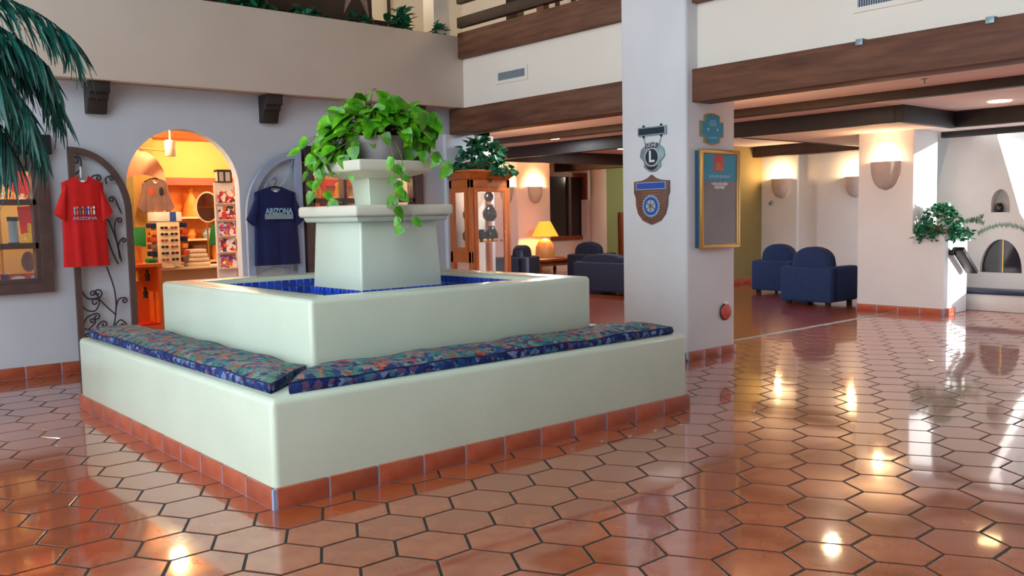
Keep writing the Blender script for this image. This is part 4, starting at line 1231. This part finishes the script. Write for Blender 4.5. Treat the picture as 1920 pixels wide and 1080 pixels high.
for x in (10.92, 11.87):
    for y in (10.02, 10.59): MB().lathe([(.035, 0.004), (.03, .1), (.045, .2), (.03, .24), (.04, .31)], (x+.03, y+.03, 0), 10).build('leg', 'tablewood', tb, smooth=True)
lc = (11.42, 10.40, .46)
lt = thing('table_lamp', 'lit table lamp with orange shade and round clay base', 'lamp', lc)
MB().lathe([(.001, 0), (.2, 0), (.22, .06), (.205, .24), (.15, .35), (.08, .40), (.05, .42), (.001, .42)], lc, 24).build('base', 'ceramic', lt, smooth=True)
MB().tube([(lc[0], lc[1], .87), (lc[0], lc[1], 1.1)], .012, 6).build('neck', 'gold', lt)
MB().lathe([(.29, .47), (.295, .47), (.125, .79), (.12, .79)], lc, 24).build('shade', 'shade', lt, smooth=True)
lamp('table_lamp_light', 'POINT', (lc[0], lc[1], lc[2]+.54), 42, (1.0, .58, .22), size=.04)

# ================================================================== PINE CABINET
cx0, cx1, cy0, cy1 = 4.86, 5.50, 4.62, 5.05
cb = thing('display_cabinet', 'orange pine display cabinet with glass doors under trailing ivy', 'cabinet', ((cx0+cx1)/2, (cy0+cy1)/2, 0))
MB().box((cx0, cy0, 0), (cx1, cy1, .62)).build('base', 'pine', cb, bevel=.01)
zt = 1.86
for x, y in ((cx0, cy0), (cx1-.06, cy0), (cx0, cy1-.06), (cx1-.06, cy1-.06)):
    MB().box((x, y, .62), (x+.06, y+.06, zt)).build('post', 'pine', cb, bevel=.008)
MB().box((cx0, cy0, zt-.11), (cx1, cy1, zt)).build('head', 'pine', cb, bevel=.008)
MB().frustum((cx0-.0, cy0-.0, zt), (cx1+.0, cy1, zt+.09), -.055).build('cornice', 'pine', cb, bevel=.01)
MB().box((cx0-.07, cy0-.07, zt+.085), (cx1+.07, cy1, zt+.115)).build('top', 'pine', cb, bevel=.006)
for z in (.84, ):
    MB().box((cx0, cy0, z), (cx0+.03, cy1, z+.13)).build('rail', 'pine', cb)
MB().sweep(rect(cx0+.085, .66, cx1-.085, zt-.13), .027, pXZ, cy0-.012, cy0+.016, closed=True).build('door', 'pine', cb, bevel=.004)
MB().sweep(rect(cy0+.085, 1.0, cy1-.085, zt-.13), .027, pYZ, cx0-.012, cx0+.016, closed=True).build('side_frame', 'pine', cb, bevel=.004)
MB().box((cx0+.1, cy0, .68), (cx1-.1, cy0+.004, zt-.15)).build('door_pane', 'glass', cb)
MB().box((cx0, cy0+.1, 1.02), (cx0+.004, cy1-.1, zt-.15)).build('side_pane', 'glass', cb)
MB().box((cx0+.03, cy1-.02, .62), (cx1-.03, cy1-.01, zt-.1)).build('back_panel', 'cream', cb)
lamp('cabinet_fill', 'POINT', (5.18, 4.78, 1.7), 3, (1.0, .9, .78), size=.04)  # added fill that brightens the inside of the cabinet
for z in (1.07, 1.33, 1.58): MB().box((cx0+.02, cy0+.02, z), (cx1-.02, cy1-.03, z+.008)).build('glass_shelf', 'glass', cb)
MB().ball((cx1-.12, cy0-.02, 1.2), .012, 8, 6).build('knob', 'gold', cb, smooth=True)
vp_prof = [(.001, 0), (.045, 0), (.085, .05), (.09, .11), (.06, .16), (.04, .185), (.05, .2), (.001, .2)]
kk = 0
for z, xs in ((1.079, ((5.0, .95, 'gold basket beside'), (5.2, .8, ''), (5.36, 1.0, ''))), (1.339, ((5.02, 1.0, ''), (5.34, 1.05, ''))), (1.589, ((5.03, .7, ''), (5.33, .68, '')))):
    for x, s, _ in xs:
        nm = ('lowest', 'middle', 'top')[[1.079, 1.339, 1.589].index(z)]
        side = 'left' if x < 5.1 else ('middle' if x < 5.3 else 'right')
        o = MB().lathe([(r_*s, h*s) for r_, h in vp_prof], (x, cy0+.22, z+.001), 18).build('black_vase', 'blackglaze', None, smooth=True)
        tag(o, 'black glazed vase at the %s of the cabinet\'s %s glass shelf' % (side, nm), 'vase', 'black vases in the pine cabinet')
for k in range(9):
    x = 4.96+.055*k; y = cy0+.07+.08*random.random()
    o = MB().ball((x, y, 1.102), .022, 8, 6).build('gold_ornament', 'goldfig', None, smooth=True)
    tag(o, 'small gold bead ornament on the cabinet\'s lowest glass shelf', 'ornament', 'gold bead ornaments in the pine cabinet')
iv1 = thing('ivy_plant', 'dense dark ivy on top of the pine display cabinet', 'plant', (5.18, 4.85, zt+.116))
MB().lathe([(.001, 0), (.15, 0), (.19, .1), (.17, .1), (.001, .09)], (5.18, 4.85, zt+.116), 20).build('pot', 'basetile', iv1, smooth=True)
def pos1(rnd):
    a = rnd.uniform(0, 2*PI); e = rnd.uniform(-.15, 1.5); q = rnd.uniform(.65, 1)
    o = VR*(math.cos(a)*math.cos(e)) + VF*(math.sin(a)*math.cos(e)) + Vector((0, 0, math.sin(e)))
    p = Vector((5.16, 4.80, zt+.12)) + VR*(math.cos(a)*math.cos(e)*.36*q) + VF*(math.sin(a)*math.cos(e)*.24*q) + Vector((0, 0, math.sin(e)*.40*q))
    if rnd.random() < .22: p = Vector((5.16, 4.66, zt+.1)) + VR*rnd.uniform(-.50, .36) - VF*rnd.uniform(.0, .1) + Vector((0, 0, rnd.uniform(-.04, .06)))
    p.y = min(p.y, 5.0)
    return p, o
ivy_leaves(iv1, random.Random(31), pos1, 298, ivm, 1.02)

# ================================================================== SHOP
def lathe_thing(name, prof, c, m, label, cat, group=None, n=16):
    return tag(MB().lathe(prof, c, n).build(name, m, None, smooth=True, ang=50), label, cat, group)
# glowing orange display pedestal just inside the arch
pd = thing('display_pedestal', 'orange display case with glass shelves just inside the arch', 'display case', (1.42, 6.0, 0))
MB().box((1.22, 5.85, .005), (1.54, 6.2, .3)).build('base', 'orange', pd, bevel=.006)
for x, y in ((1.22, 5.85), (1.51, 5.85), (1.22, 6.17), (1.51, 6.17)): MB().box((x, y, .3), (x+.03, y+.03, .93)).build('post', 'orange', pd)
MB().box((1.21, 5.84, .93), (1.55, 6.21, .97)).build('top', 'orange', pd, bevel=.005)
MB().box((1.25, 6.18, .3), (1.51, 6.19, .93)).build('back', 'orange', pd)
MB().box((1.505, 5.87, .3), (1.535, 6.19, .93)).build('side', 'orange', pd)
MB().box((1.24, 5.86, .3), (1.52, 6.18, .315)).build('red_liner', 'red', pd)
for z in (.58, .77): MB().box((1.24, 5.86, z), (1.52, 6.18, z+.008)).build('shelf', 'glass', pd)
for k, (x, z) in enumerate(((1.3, .588), (1.41, .588), (1.33, .778), (1.44, .778))):
    lathe_thing('figurine', [(.001, 0), (.03, 0), (.02, .02), (.028, .06), (.012, .09), (.018, .11), (.001, .125)], (x, 6.0, z), 'blackglaze' if k % 2 else 'goldfig',
                ['gold figurine on the lower shelf of the orange case', 'dark figurine on the lower shelf of the orange case', 'gold figurine on the upper shelf of the orange case', 'dark figurine on the upper shelf of the orange case'][k], 'figurine', 'figurines in the orange case')
pf = thing('picture_frame', 'small orange picture frame on top of the orange display case', 'picture frame', (1.32, 5.98, .97))
MB().sweep(rect(1.255, .985, 1.375, 1.145), .014, pXZ, 5.97, 5.995, closed=True).build('frame', 'orange', pf)
MB().box((1.26, 5.982, .99), (1.37, 5.988, 1.14)).build('picture', 'goldfig', pf)
tag(MB().box((1.43, 5.93, .971), (1.53, 6.03, 1.02)).build('green_box', 'green', None, bevel=.01), 'small green box beside the picture frame on the orange case', 'box')
# counter
ct = thing('shop_counter', 'long glass-fronted shop counter across the shop', 'counter', (2.7, 7.0, 0))
MB().box((1.66, 6.72, .005), (4.3, 7.08, .10)).build('plinth', 'tablewood', ct)
MB().box((1.68, 7.04, .1), (4.28, 7.06, .84)).build('back', 'shopwall', ct)
MB().box((1.66, 6.7, .84), (4.3, 7.1, .87)).build('top', 'shelfwhite', ct, bevel=.005)
MB().box((1.68, 6.72, .1), (4.28, 6.73, .84)).build('front_glass', 'glass', ct)
for z in (.4,): MB().box((1.68, 6.73, z), (4.28, 7.04, z+.012)).build('shelf', 'glass', ct)
for k, (x, mm, nm) in enumerate(((2.12, 'navy', 'navy'), (2.5, 'terraorange', 'orange'), (2.66, 'shelfwhite', 'cream'), (2.83, 'goldfig', 'gold'))):
    tag(MB().box((x, 6.78, .413), (x+.13, 6.92, .62 if k == 0 else .52)).build('boxed_goods', mm, None, bevel=.01), '%s box behind the glass of the shop counter' % nm, 'box', 'boxed goods in the counter')
# sunglasses rack
sg = thing('sunglasses_rack', 'cream revolving sunglasses rack with white header on the shop counter', 'rack', (1.92, 6.55, .87))
MB().lathe([(.001, 0), (.15, 0), (.15, .015), (.001, .015)], (1.92, 6.8, .871), 20).build('foot', 'shelfwhite', sg)
MB().box((1.80, 6.66, .885), (2.06, 6.90, 1.42)).build('tower', 'shelfwhite', sg, bevel=.006)
MB().box((1.775, 6.65, 1.42), (1.95, 6.91, 1.53)).build('header', 'whiteplastic', sg, bevel=.006)
MB().box((1.952, 6.65, 1.42), (2.02, 6.91, 1.53)).build('header_sign', 'bluelabel', sg)
MB().box((2.022, 6.65, 1.42), (2.09, 6.91, 1.53)).build('header', 'whiteplastic', sg, bevel=.006)
gl = MB()
for dx in (-.024, .024):
    gl.prism([(dx+.02*math.cos(2*PI*i/10), .016*math.sin(2*PI*i/10)) for i in range(10)], pXZ, -.004, .004)
gl.tube([(-.006, 0, .006), (.006, 0, .006)], .003, 5)
glm = gl.mesh('sunglasses'); glm.materials.append(MT['black'])
glr = glm.copy(); glr.materials.clear(); glr.materials.append(MT['wooddoor'])
for r_ in range(6):
    for c in range(2):
        o = inst(glm if (r_+c) % 3 else glr, 'sunglasses', None, (1.872+.115*c, 6.645, .97+.075*r_))
        o['label'] = 'dark sunglasses in the %s column of the rack, %s row from the top' % (('left', 'right')[c], ('sixth', 'fifth', 'fourth', 'third', 'second', 'first')[r_]); o['category'] = 'sunglasses'; o['group'] = 'sunglasses on the rack'
    for sd, x in ((0, 1.735), (1, 2.10)):
        o = MB().box((x, 6.68, .93+.083*r_), (x+.06, 6.86, .985+.083*r_)).build('packet', ['redtrim', 'navy', 'browncloth', 'redtrim', 'terraorange', 'navy'][(r_+2*sd) % 6], sg, bevel=.004)
tag(MB().box((1.55, 6.7, 1.13), (1.68, 6.74, 1.36)).build('hanging_bag', 'green', None, bevel=.012), 'small green bag hanging left of the sunglasses rack', 'bag')
# back shelves with a red band
sv_ = thing('wall_shelves', 'cream wall shelves with a red band along the shop\'s back wall', 'shelf', (3.6, 8.2, 0))
for z in (.85, 1.15, 1.45, 1.72): MB().box((1.96 if z < 1.7 else 3.05, 8.05, z), (5.3, 8.39, z+.025)).build('shelf_board', 'shelfwhite', sv_)
MB().box((1.96, 8.36, .5), (5.3, 8.395, 2.0)).build('back_panel', 'terraorange', sv_)
MB().box((1.96, 8.03, 1.90), (5.3, 8.06, 2.0)).build('red_band', 'redtrim', sv_)
MB().box((1.96, 8.06, 1.9), (5.3, 8.39, 1.93)).build('top_board', 'redtrim', sv_)
cols = ['goods', 'terraorange', 'shelfwhite', 'redtrim', 'browncloth', 'goldfig', 'tablewood', 'paleblue']
rs = random.Random(8); wn = ['lowest', 'second', 'third']
cname = dict(goods='patterned', terraorange='orange', shelfwhite='cream', redtrim='red', browncloth='brown', goldfig='gold', tablewood='dark wood', paleblue='pale blue')
ordw = 'first second third fourth fifth sixth seventh eighth ninth tenth eleventh twelfth thirteenth fourteenth fifteenth sixteenth seventeenth eighteenth nineteenth twentieth'.split()
for zi, z in enumerate((.876, 1.176, 1.476)):
    x = 2.05; k = 0
    while x < 5.1:
        w = rs.uniform(.10, .2); h = rs.uniform(.12, .25); mm = rs.choice(cols)
        if zi == 2 and x+w > 2.64 and x < 2.96: x = 2.97
        if rs.random() < .5: o = MB().box((x, 8.12, z), (x+w, 8.3, z+h)).build('souvenir_box', mm, None, bevel=.01); cat = 'box'
        else:
            o = MB().lathe([(.001, 0), (w*.3, 0), (w*.48, h*.4), (w*.3, h*.8), (w*.35, h), (.001, h)], (x+w/2, 8.2, z), 14).build('souvenir_jar', mm, None, smooth=True); cat = 'jar'
        tag(o, '%s souvenir %s, %s from the left on the %s back-wall shelf' % (cname[mm], cat, ordw[k], wn[zi]), cat, 'souvenirs on the back wall shelves')
        x += w+rs.uniform(.03, .1); k += 1
# tall orange cone dolls
for k, (x, z, s, lb) in enumerate(((2.80, 1.476, .85, 'tall orange cone-shaped doll left of the round mirror'), (3.62, 1.746, .3, 'short orange cone-shaped doll near the postcard rack'))):
    t = thing('cone_doll', lb, 'doll', (x, 8.2, z), 'orange cone dolls')
    MB().lathe([(.001, 0), (.15*s, 0), (.11*s, .2*s), (.05*s, .34*s), (.02*s, .42*s)], (x, 8.2, z), 14).build('robe', 'terraorange', t, smooth=True)
    MB().ball((x, 8.2, z+.43*s), .04*s, 10, 7).build('head', 'goldfig', t, smooth=True)
# oval mirror on a stand
mi = thing('oval_mirror', 'oval tilting mirror with pale rim on the shop counter', 'mirror', (2.52, 6.95, .87))
def ov(rx, rz, n=28): return [(2.52+rx*math.cos(2*PI*i/n), 1.585+rz*math.sin(2*PI*i/n)) for i in range(n)]
MB().prism(ov(.135, .175), pXZ, 6.93, 6.95).build('glass', 'mirror', mi)
MB().tube([(p[0], 6.935, p[1]) for p in ov(.142, .182)]+[(ov(.142, .182)[0][0], 6.935, ov(.142, .182)[0][1])], .01, 6).build('rim', 'shelfwhite', mi, smooth=True)
MB().tube([(2.52, 6.96, .87), (2.52, 6.96, 1.42)], .012, 8).build('stand', 'gold', mi)
# green bag, folded white towels, red hanging shirts
gb = thing('green_bag', 'green cloth bag propped on the shop counter below the mirror', 'bag', (2.55, 6.8, .87))
MB().prism([(2.47, 1.12), (2.72, 1.11), (2.745, 1.22), (2.70, 1.375), (2.53, 1.385), (2.50, 1.30)], pXZ, 6.78, 6.85).build('cloth', 'green', gb, bevel=.025, seg=3)
MB().ball((2.63, 6.775, 1.27), (.035, .006, .016), 8, 5).build('badge', 'redtrim', gb, smooth=True)
MB().tube([(2.60, 6.82, .87), (2.60, 6.82, 1.12)], .01, 6).build('stand', 'gold', gb)
for k in range(4):
    o = MB().box((2.16+.01*k, 6.74, .871+.052*k), (2.455-.015*k, 6.90, .92+.052*k)).build('folded_towel', 'shelfwhite', None, bevel=.018, seg=3)
    tag(o, 'folded cream towel on the shop counter, %s of the pile' % ('bottom', 'second', 'third', 'top')[k], 'towel', 'folded towels on the counter')
tag(MB().box((2.78, 6.74, .871), (3.02, 6.86, 1.03)).build('white_box', 'shelfwhite', None, bevel=.01), 'white carton on the counter right of the folded towels', 'box')
for k, x in enumerate((2.80, 2.87)):
    tag(MB().prism([(x, 1.25), (x+.07, 1.22), (x+.08, 1.70), (x+.01, 1.72)], pXZ, 7.24+.06*k, 7.29+.06*k).build('red_dress', ('red', 'wooddoor')[k], None, bevel=.012), ('bright red garment hanging left of the postcard rack', 'dark red garment hanging behind the bright red one')[k], 'garment')
gr = thing('garment_rail', 'slim metal rail holding the two red garments in the shop', 'rail', (2.86, 7.1, 0))
MB().tube([(2.98, 7.3, .005), (2.98, 7.3, 1.735)], .012, 8).build('pole', 'gold', gr)
MB().tube([(2.72, 7.3, 1.735), (2.99, 7.3, 1.735)], .01, 8).build('bar', 'gold', gr)
# postcard rack on the right jamb side
pc = thing('postcard_rack', 'white postcard rack just inside the right side of the arch', 'rack', (2.44, 6.2, 0))
MB().box((2.33, 6.22, .005), (2.56, 6.26, 1.86)).build('panel', 'whiteplastic', pc)
MB().box((2.30, 6.12, .005), (2.60, 6.32, .03)).build('foot', 'whiteplastic', pc)
for z in (.86, 1.05, 1.24, 1.43, 1.62): MB().box((2.33, 6.14, z-.012), (2.56, 6.22, z)).build('ledge', 'shelfwhite', pc)
for k, z in enumerate((.86, 1.05, 1.24, 1.43, 1.62)):
    tag(MB().prism([(6.165, z), (6.173, z), (6.215, z+.155), (6.207, z+.155)], lambda u, v, w: (w, u, v), 2.35, 2.54).build('postcard', ['cards', 'cardsred', 'cards', 'cardsred', 'cardsred'][k], None), 'colourful postcard bundle on the rack, %s ledge from the top' % ('fifth', 'fourth', 'third', 'second', 'top')[k], 'postcard', 'postcards on the white rack')
ln = thing('black_lantern', 'black lantern with white panes on top of the postcard rack', 'lantern', (2.44, 6.24, 1.861))
MB().box((2.36, 6.18, 1.861), (2.53, 6.30, 1.875)).build('bottom', 'black', ln)
MB().box((2.36, 6.18, 1.985), (2.53, 6.30, 2.01)).build('top', 'black', ln)
for x in (2.36, 2.435, 2.515): MB().box((x, 6.18, 1.875), (x+.015, 6.195, 1.985)).build('bar', 'black', ln)
MB().box((2.37, 6.2, 1.875), (2.52, 6.28, 1.985)).build('pane', 'whiteplastic', ln)
# draped garment at the upper left of the arch and brown cloth behind
dr = MB()
N_, K_ = 14, 10
vv = []; ff = []
for i in range(N_+1):
    for k in range(K_+1):
        u, v = i/N_, k/K_
        x = 1.22+.50*u; z = 2.24 - .46*v*(1-.72*u) - .16*(2*u-.6)**2*.8
        vv.append((x-.14*v*(1-u), 6.1+.03*math.sin(u*14+v*3), z))
for i in range(N_):
    for k in range(K_): ff.append((i*(K_+1)+k, (i+1)*(K_+1)+k, (i+1)*(K_+1)+k+1, i*(K_+1)+k+1))
dshirt = thing('draped_shirt', 'salmon garment draped high at the left inside the arch', 'garment', (1.45, 6.1, 1.8))
dr.add(vv, ff).build('cloth', 'pinkcloth', dshirt, smooth=True, ang=180)
MB().tube([(1.2, 6.11, 2.25), (1.75, 6.11, 2.2)], .008, 6).build('rod', 'gold', dshirt)
bs = shirt('brown_shirt', 'brown printed garment hung behind the sunglasses rack', 'browncloth', 1.90, 6.955, 1.93, 1.55, .16, .05, 0, True, 5)
bs['group'] = 'garments in the shop'
for dx in (-.06, .06): MB().ball((1.9+dx, 6.918, 1.78), (.028, .004, .05), 8, 6).build('print', 'redtrim' if dx < 0 else 'black', bs, smooth=True)
# lamps in the shop
pl = thing('pendant_lamp', 'white cylinder pendant lamp near the top of the arch', 'lamp', (1.76, 6.0, 2.52))
MB().tube([(1.76, 6.0, 2.30), (1.76, 6.0, 2.52)], .008, 6).build('rod', 'shelfwhite', pl)
MB().lathe([(.001, 0), (.055, 0), (.058, .01), (.058, .16), (.05, .175), (.001, .175)], (1.76, 6.0, 2.135), 20).build('shade', 'shelfwhite', pl, smooth=True, ang=50)
sd_ = thing('shop_downlight', 'round recessed light in the shop ceiling at the right of the arch', 'ceiling light', (2.6, 7.5, 2.52))
MB().lathe([(.001, -.004), (.09, -.004), (.1, 0)], (2.75, 7.55, 2.519), 20).build('disc', 'bulb', sd_, smooth=True)
for k, (x, y, p) in enumerate(((1.62, 5.98, 36), (2.9, 7.4, 75), (3.7, 6.2, 55), (-.3, 6.0, 110), (.6, 6.4, 20))):
    lamp('shop_light', 'POINT', (x, y, 2.4), p, (1.0, .76, .42), size=.07)

# ---- goods in the left window
def rbrot(name, c, sx, sz, rot, m, label, cat, th=.012, y=5.42):
    P = [Vector((math.cos(rot)*a-math.sin(rot)*b, math.sin(rot)*a+math.cos(rot)*b)) for a, b in ((-sx, -sz), (sx, -sz), (sx, sz), (-sx, sz))]
    return tag(MB().prism([(c[0]+p.x, c[1]+p.y) for p in P], pXZ, y, y+th).build(name, m, None, bevel=.004), label, cat)
rbrot('red_cloth', (.13, 1.80), .105, .10, -.6, 'red', 'folded red cloth hanging tilted in the top of the left window', 'cloth')
rbrot('red_cloth', (.20, 1.46), .08, .13, .08, 'red', 'red cloth hanging in the middle pane of the left window', 'cloth', y=5.52)
cn = thing('paper_tube', 'white tube with dark blue ends standing in the left window', 'tube', (.07, 5.4, 1.22))
for nm, z0, z1, mm, r_ in (('cap', 1.2205, 1.25, 'navy', .05), ('tube', 1.25, 1.45, 'paleblue', .042), ('cap', 1.45, 1.49, 'navy', .05)):
    MB().lathe([(.001, z0), (r_, z0), (r_, z1), (.001, z1)], (.045, 5.42, 0), 18).build(nm, mm, cn, smooth=True, ang=40)
bear = thing('toy_bear', 'yellow plush toy sitting in the left window', 'toy', (.19, 5.42, 1.22))
bb = MB().ball((.19, 5.42, 1.28), (.055, .05, .062), 12, 8).ball((.205, 5.41, 1.375), (.043, .042, .043), 12, 8).ball((.175, 5.41, 1.415), .016, 8, 6).ball((.235, 5.41, 1.415), .016, 8, 6).ball((.13, 5.39, 1.245), (.05, .03, .024), 10, 6).ball((.235, 5.38, 1.245), (.03, .04, .024), 10, 6).ball((.15, 5.39, 1.32), (.035, .02, .02), 8, 6)
o = bb.build('body', 'yellow', bear, smooth=True); md = o.modifiers.new('join', 'REMESH'); md.mode = 'VOXEL'; md.voxel_size = .008; md.use_smooth_shade = True
tag(MB().box((-.16, 5.38, 1.221), (-.06, 5.45, 1.25)).build('green_packet', 'green', None, bevel=.004), 'flat green packet beside the blue-ended tube in the left window', 'packet')
rx_ = thing('red_box', 'long red printed box lying at the bottom of the left window', 'box', (.07, 5.42, .86))
MB().box((-.09, 5.38, .862), (.24, 5.48, .955)).build('box', 'signred', rx_, bevel=.006)
MB().ball((.05, 5.378, .915), (.06, .003, .02), 12, 6).build('print', 'whiteplastic', rx_, smooth=True)
MB().ball((.18, 5.378, .915), (.022, .003, .022), 12, 6).build('print', 'paleblue', rx_, smooth=True)
MB().box((-.092, 5.377, .862), (-.03, 5.3795, .955)).build('print_band', 'bluelabel', rx_)
tag(MB().ball((.17, 5.5, 1.06), (.06, .04, .10), 12, 8).build('brown_bag', 'browncloth', None, smooth=True), 'brown cloth bag hanging in the lowest pane of the left window', 'bag')
for k, x in enumerate((-.12, -.03, .05, .14, .2)):
    lathe_thing('trinket', [(.001, 0), (.03, 0), (.035, .03), (.015, .06), (.02, .08), (.001, .09)], (x, 5.42, 1.621), ['goldfig', 'shelfwhite', 'terraorange', 'shelfwhite', 'browncloth'][k],
                '%s trinket on the top shelf of the left window' % ['gold', 'white, second from the left,', 'orange', 'white, fourth from the left,', 'brown'][k], 'trinket', 'trinkets in the left window')
# ---- goods in the right window
wi = 0
for z, lb in ((1.221, 'middle'), (1.621, 'top')):
    for k, x in enumerate((3.08, 3.24, 3.50, 3.63, 3.76, 3.88, 4.06, 4.19, 4.31)):
        s = .8+.2*((k*5) % 3)/2
        mm = ['browncloth', 'goldfig', 'goldfig', 'terraorange', 'goldfig', 'wooddoor', 'goldfig', 'terraorange', 'goldfig'][k]
        lathe_thing('figurine', [(.001, 0), (.05*s, 0), (.035*s, .04*s), (.05*s, .12*s), (.025*s, .17*s), (.035*s, .20*s), (.03*s, .23*s), (.001, .25*s)], (x, 5.42+.03*(k % 2), z), mm,
                    '%s figurine, %s from the left on the %s shelf behind the pothos' % (cname.get(mm, 'dark red'), ordw[k], lb), 'figurine', 'figurines in the window behind the fountain')
for k, (x, w) in enumerate(((3.33, .09), (3.93, .05), (4.36, .08))):
    tag(MB().box((x, 5.56, .9), (x+w, 5.60, 1.92)).build('red_drape', 'redtrim', None, bevel=.01), 'narrow red drape in the window behind the fountain, %s from the left' % ('first', 'second', 'third')[k], 'drape', 'red drapes in the shop window')
lamp('window_light', 'POINT', (3.7, 5.75, 1.95), 8, (1.0, .66, .26), size=.08)

# ================================================================== UPSTAIRS
def clump(label, c, rx, ry, rz, n, seed, s=.9):
    t = thing('balcony_plant', label, 'plant', c, 'trailing plants along the balcony ledge')
    def pos(rnd):
        a = rnd.uniform(0, 2*PI); e = rnd.uniform(-.5, 1.4); q = rnd.uniform(.4, 1)
        o = Vector((math.cos(a)*math.cos(e), math.sin(a)*math.cos(e), math.sin(e)))
        p = Vector(c) + Vector((o.x*rx, o.y*ry, max(.02, o.z*rz+.06)))*q
        if p.y < 5.07: p.z = max(p.z, 3.62) if rnd.random() < .7 else p.z
        return p, o
    ivy_leaves(t, random.Random(seed), pos, n, ivm, s, stuff=True)
    return t
clump('leafy plant at the left of the balcony ledge', (2.35, 5.16, 3.56), .35, .16, .22, 90, 1, 1.1)
clump('dark low plant on the balcony ledge right of the first plant', (3.05, 5.18, 3.56), .3, .14, .16, 70, 2)
clump('plant hanging over the balcony ledge under the copper star lantern', (3.75, 5.14, 3.56), .2, .16, .2, 60, 3)
clump('upright leafy plant near the right end of the balcony ledge', (4.22, 5.08, 3.57), .16, .16, .26, 80, 4, 1.1)
clump('small plant at the corner where the balcony meets the brown beam', (4.72, 5.0, 3.60), .09, .07, .14, 30, 5, .8)
st_ = thing('star_lantern', 'copper star-shaped hanging lantern at the top of the picture', 'lantern', (3.6, 4.75, 3.9))
sc_ = Vector((3.40, 4.7, 4.02))
for k in range(8):
    w = k*PI/4+PI/8
    tipv = sc_ + Vector((math.cos(w)*.42, .0, math.sin(w)*.42))
    a_ = sc_ + Vector((math.cos(w+.42)*.13, 0, math.sin(w+.42)*.13)); b_ = sc_ + Vector((math.cos(w-.42)*.13, 0, math.sin(w-.42)*.13))
    f_ = sc_ + Vector((0, -.12, 0)); g_ = sc_ + Vector((0, .12, 0))
    MB().add([tipv, a_, b_, f_+(tipv-sc_)*.3, g_+(tipv-sc_)*.3], [(0, 1, 3), (0, 3, 2), (0, 4, 1), (0, 2, 4), (1, 4, 2, 3)]).build('point', 'copper', st_)
MB().ball(sc_, .13, 12, 8).build('body', 'copper', st_, smooth=True)
MB().tube([sc_+Vector((0, 0, .1)), Vector((sc_.x, sc_.y, 6.2))], .006, 6).build('chain', 'copper', st_)
for x, y, z, p in ((3.6, 5.9, 4.4, 40), (1.0, 5.9, 4.4, 30), (5.8, 3.2, 4.4, 30)):
    lamp('upstairs_light', 'POINT', (x, y, z), p, (1.0, .74, .42), size=.2)
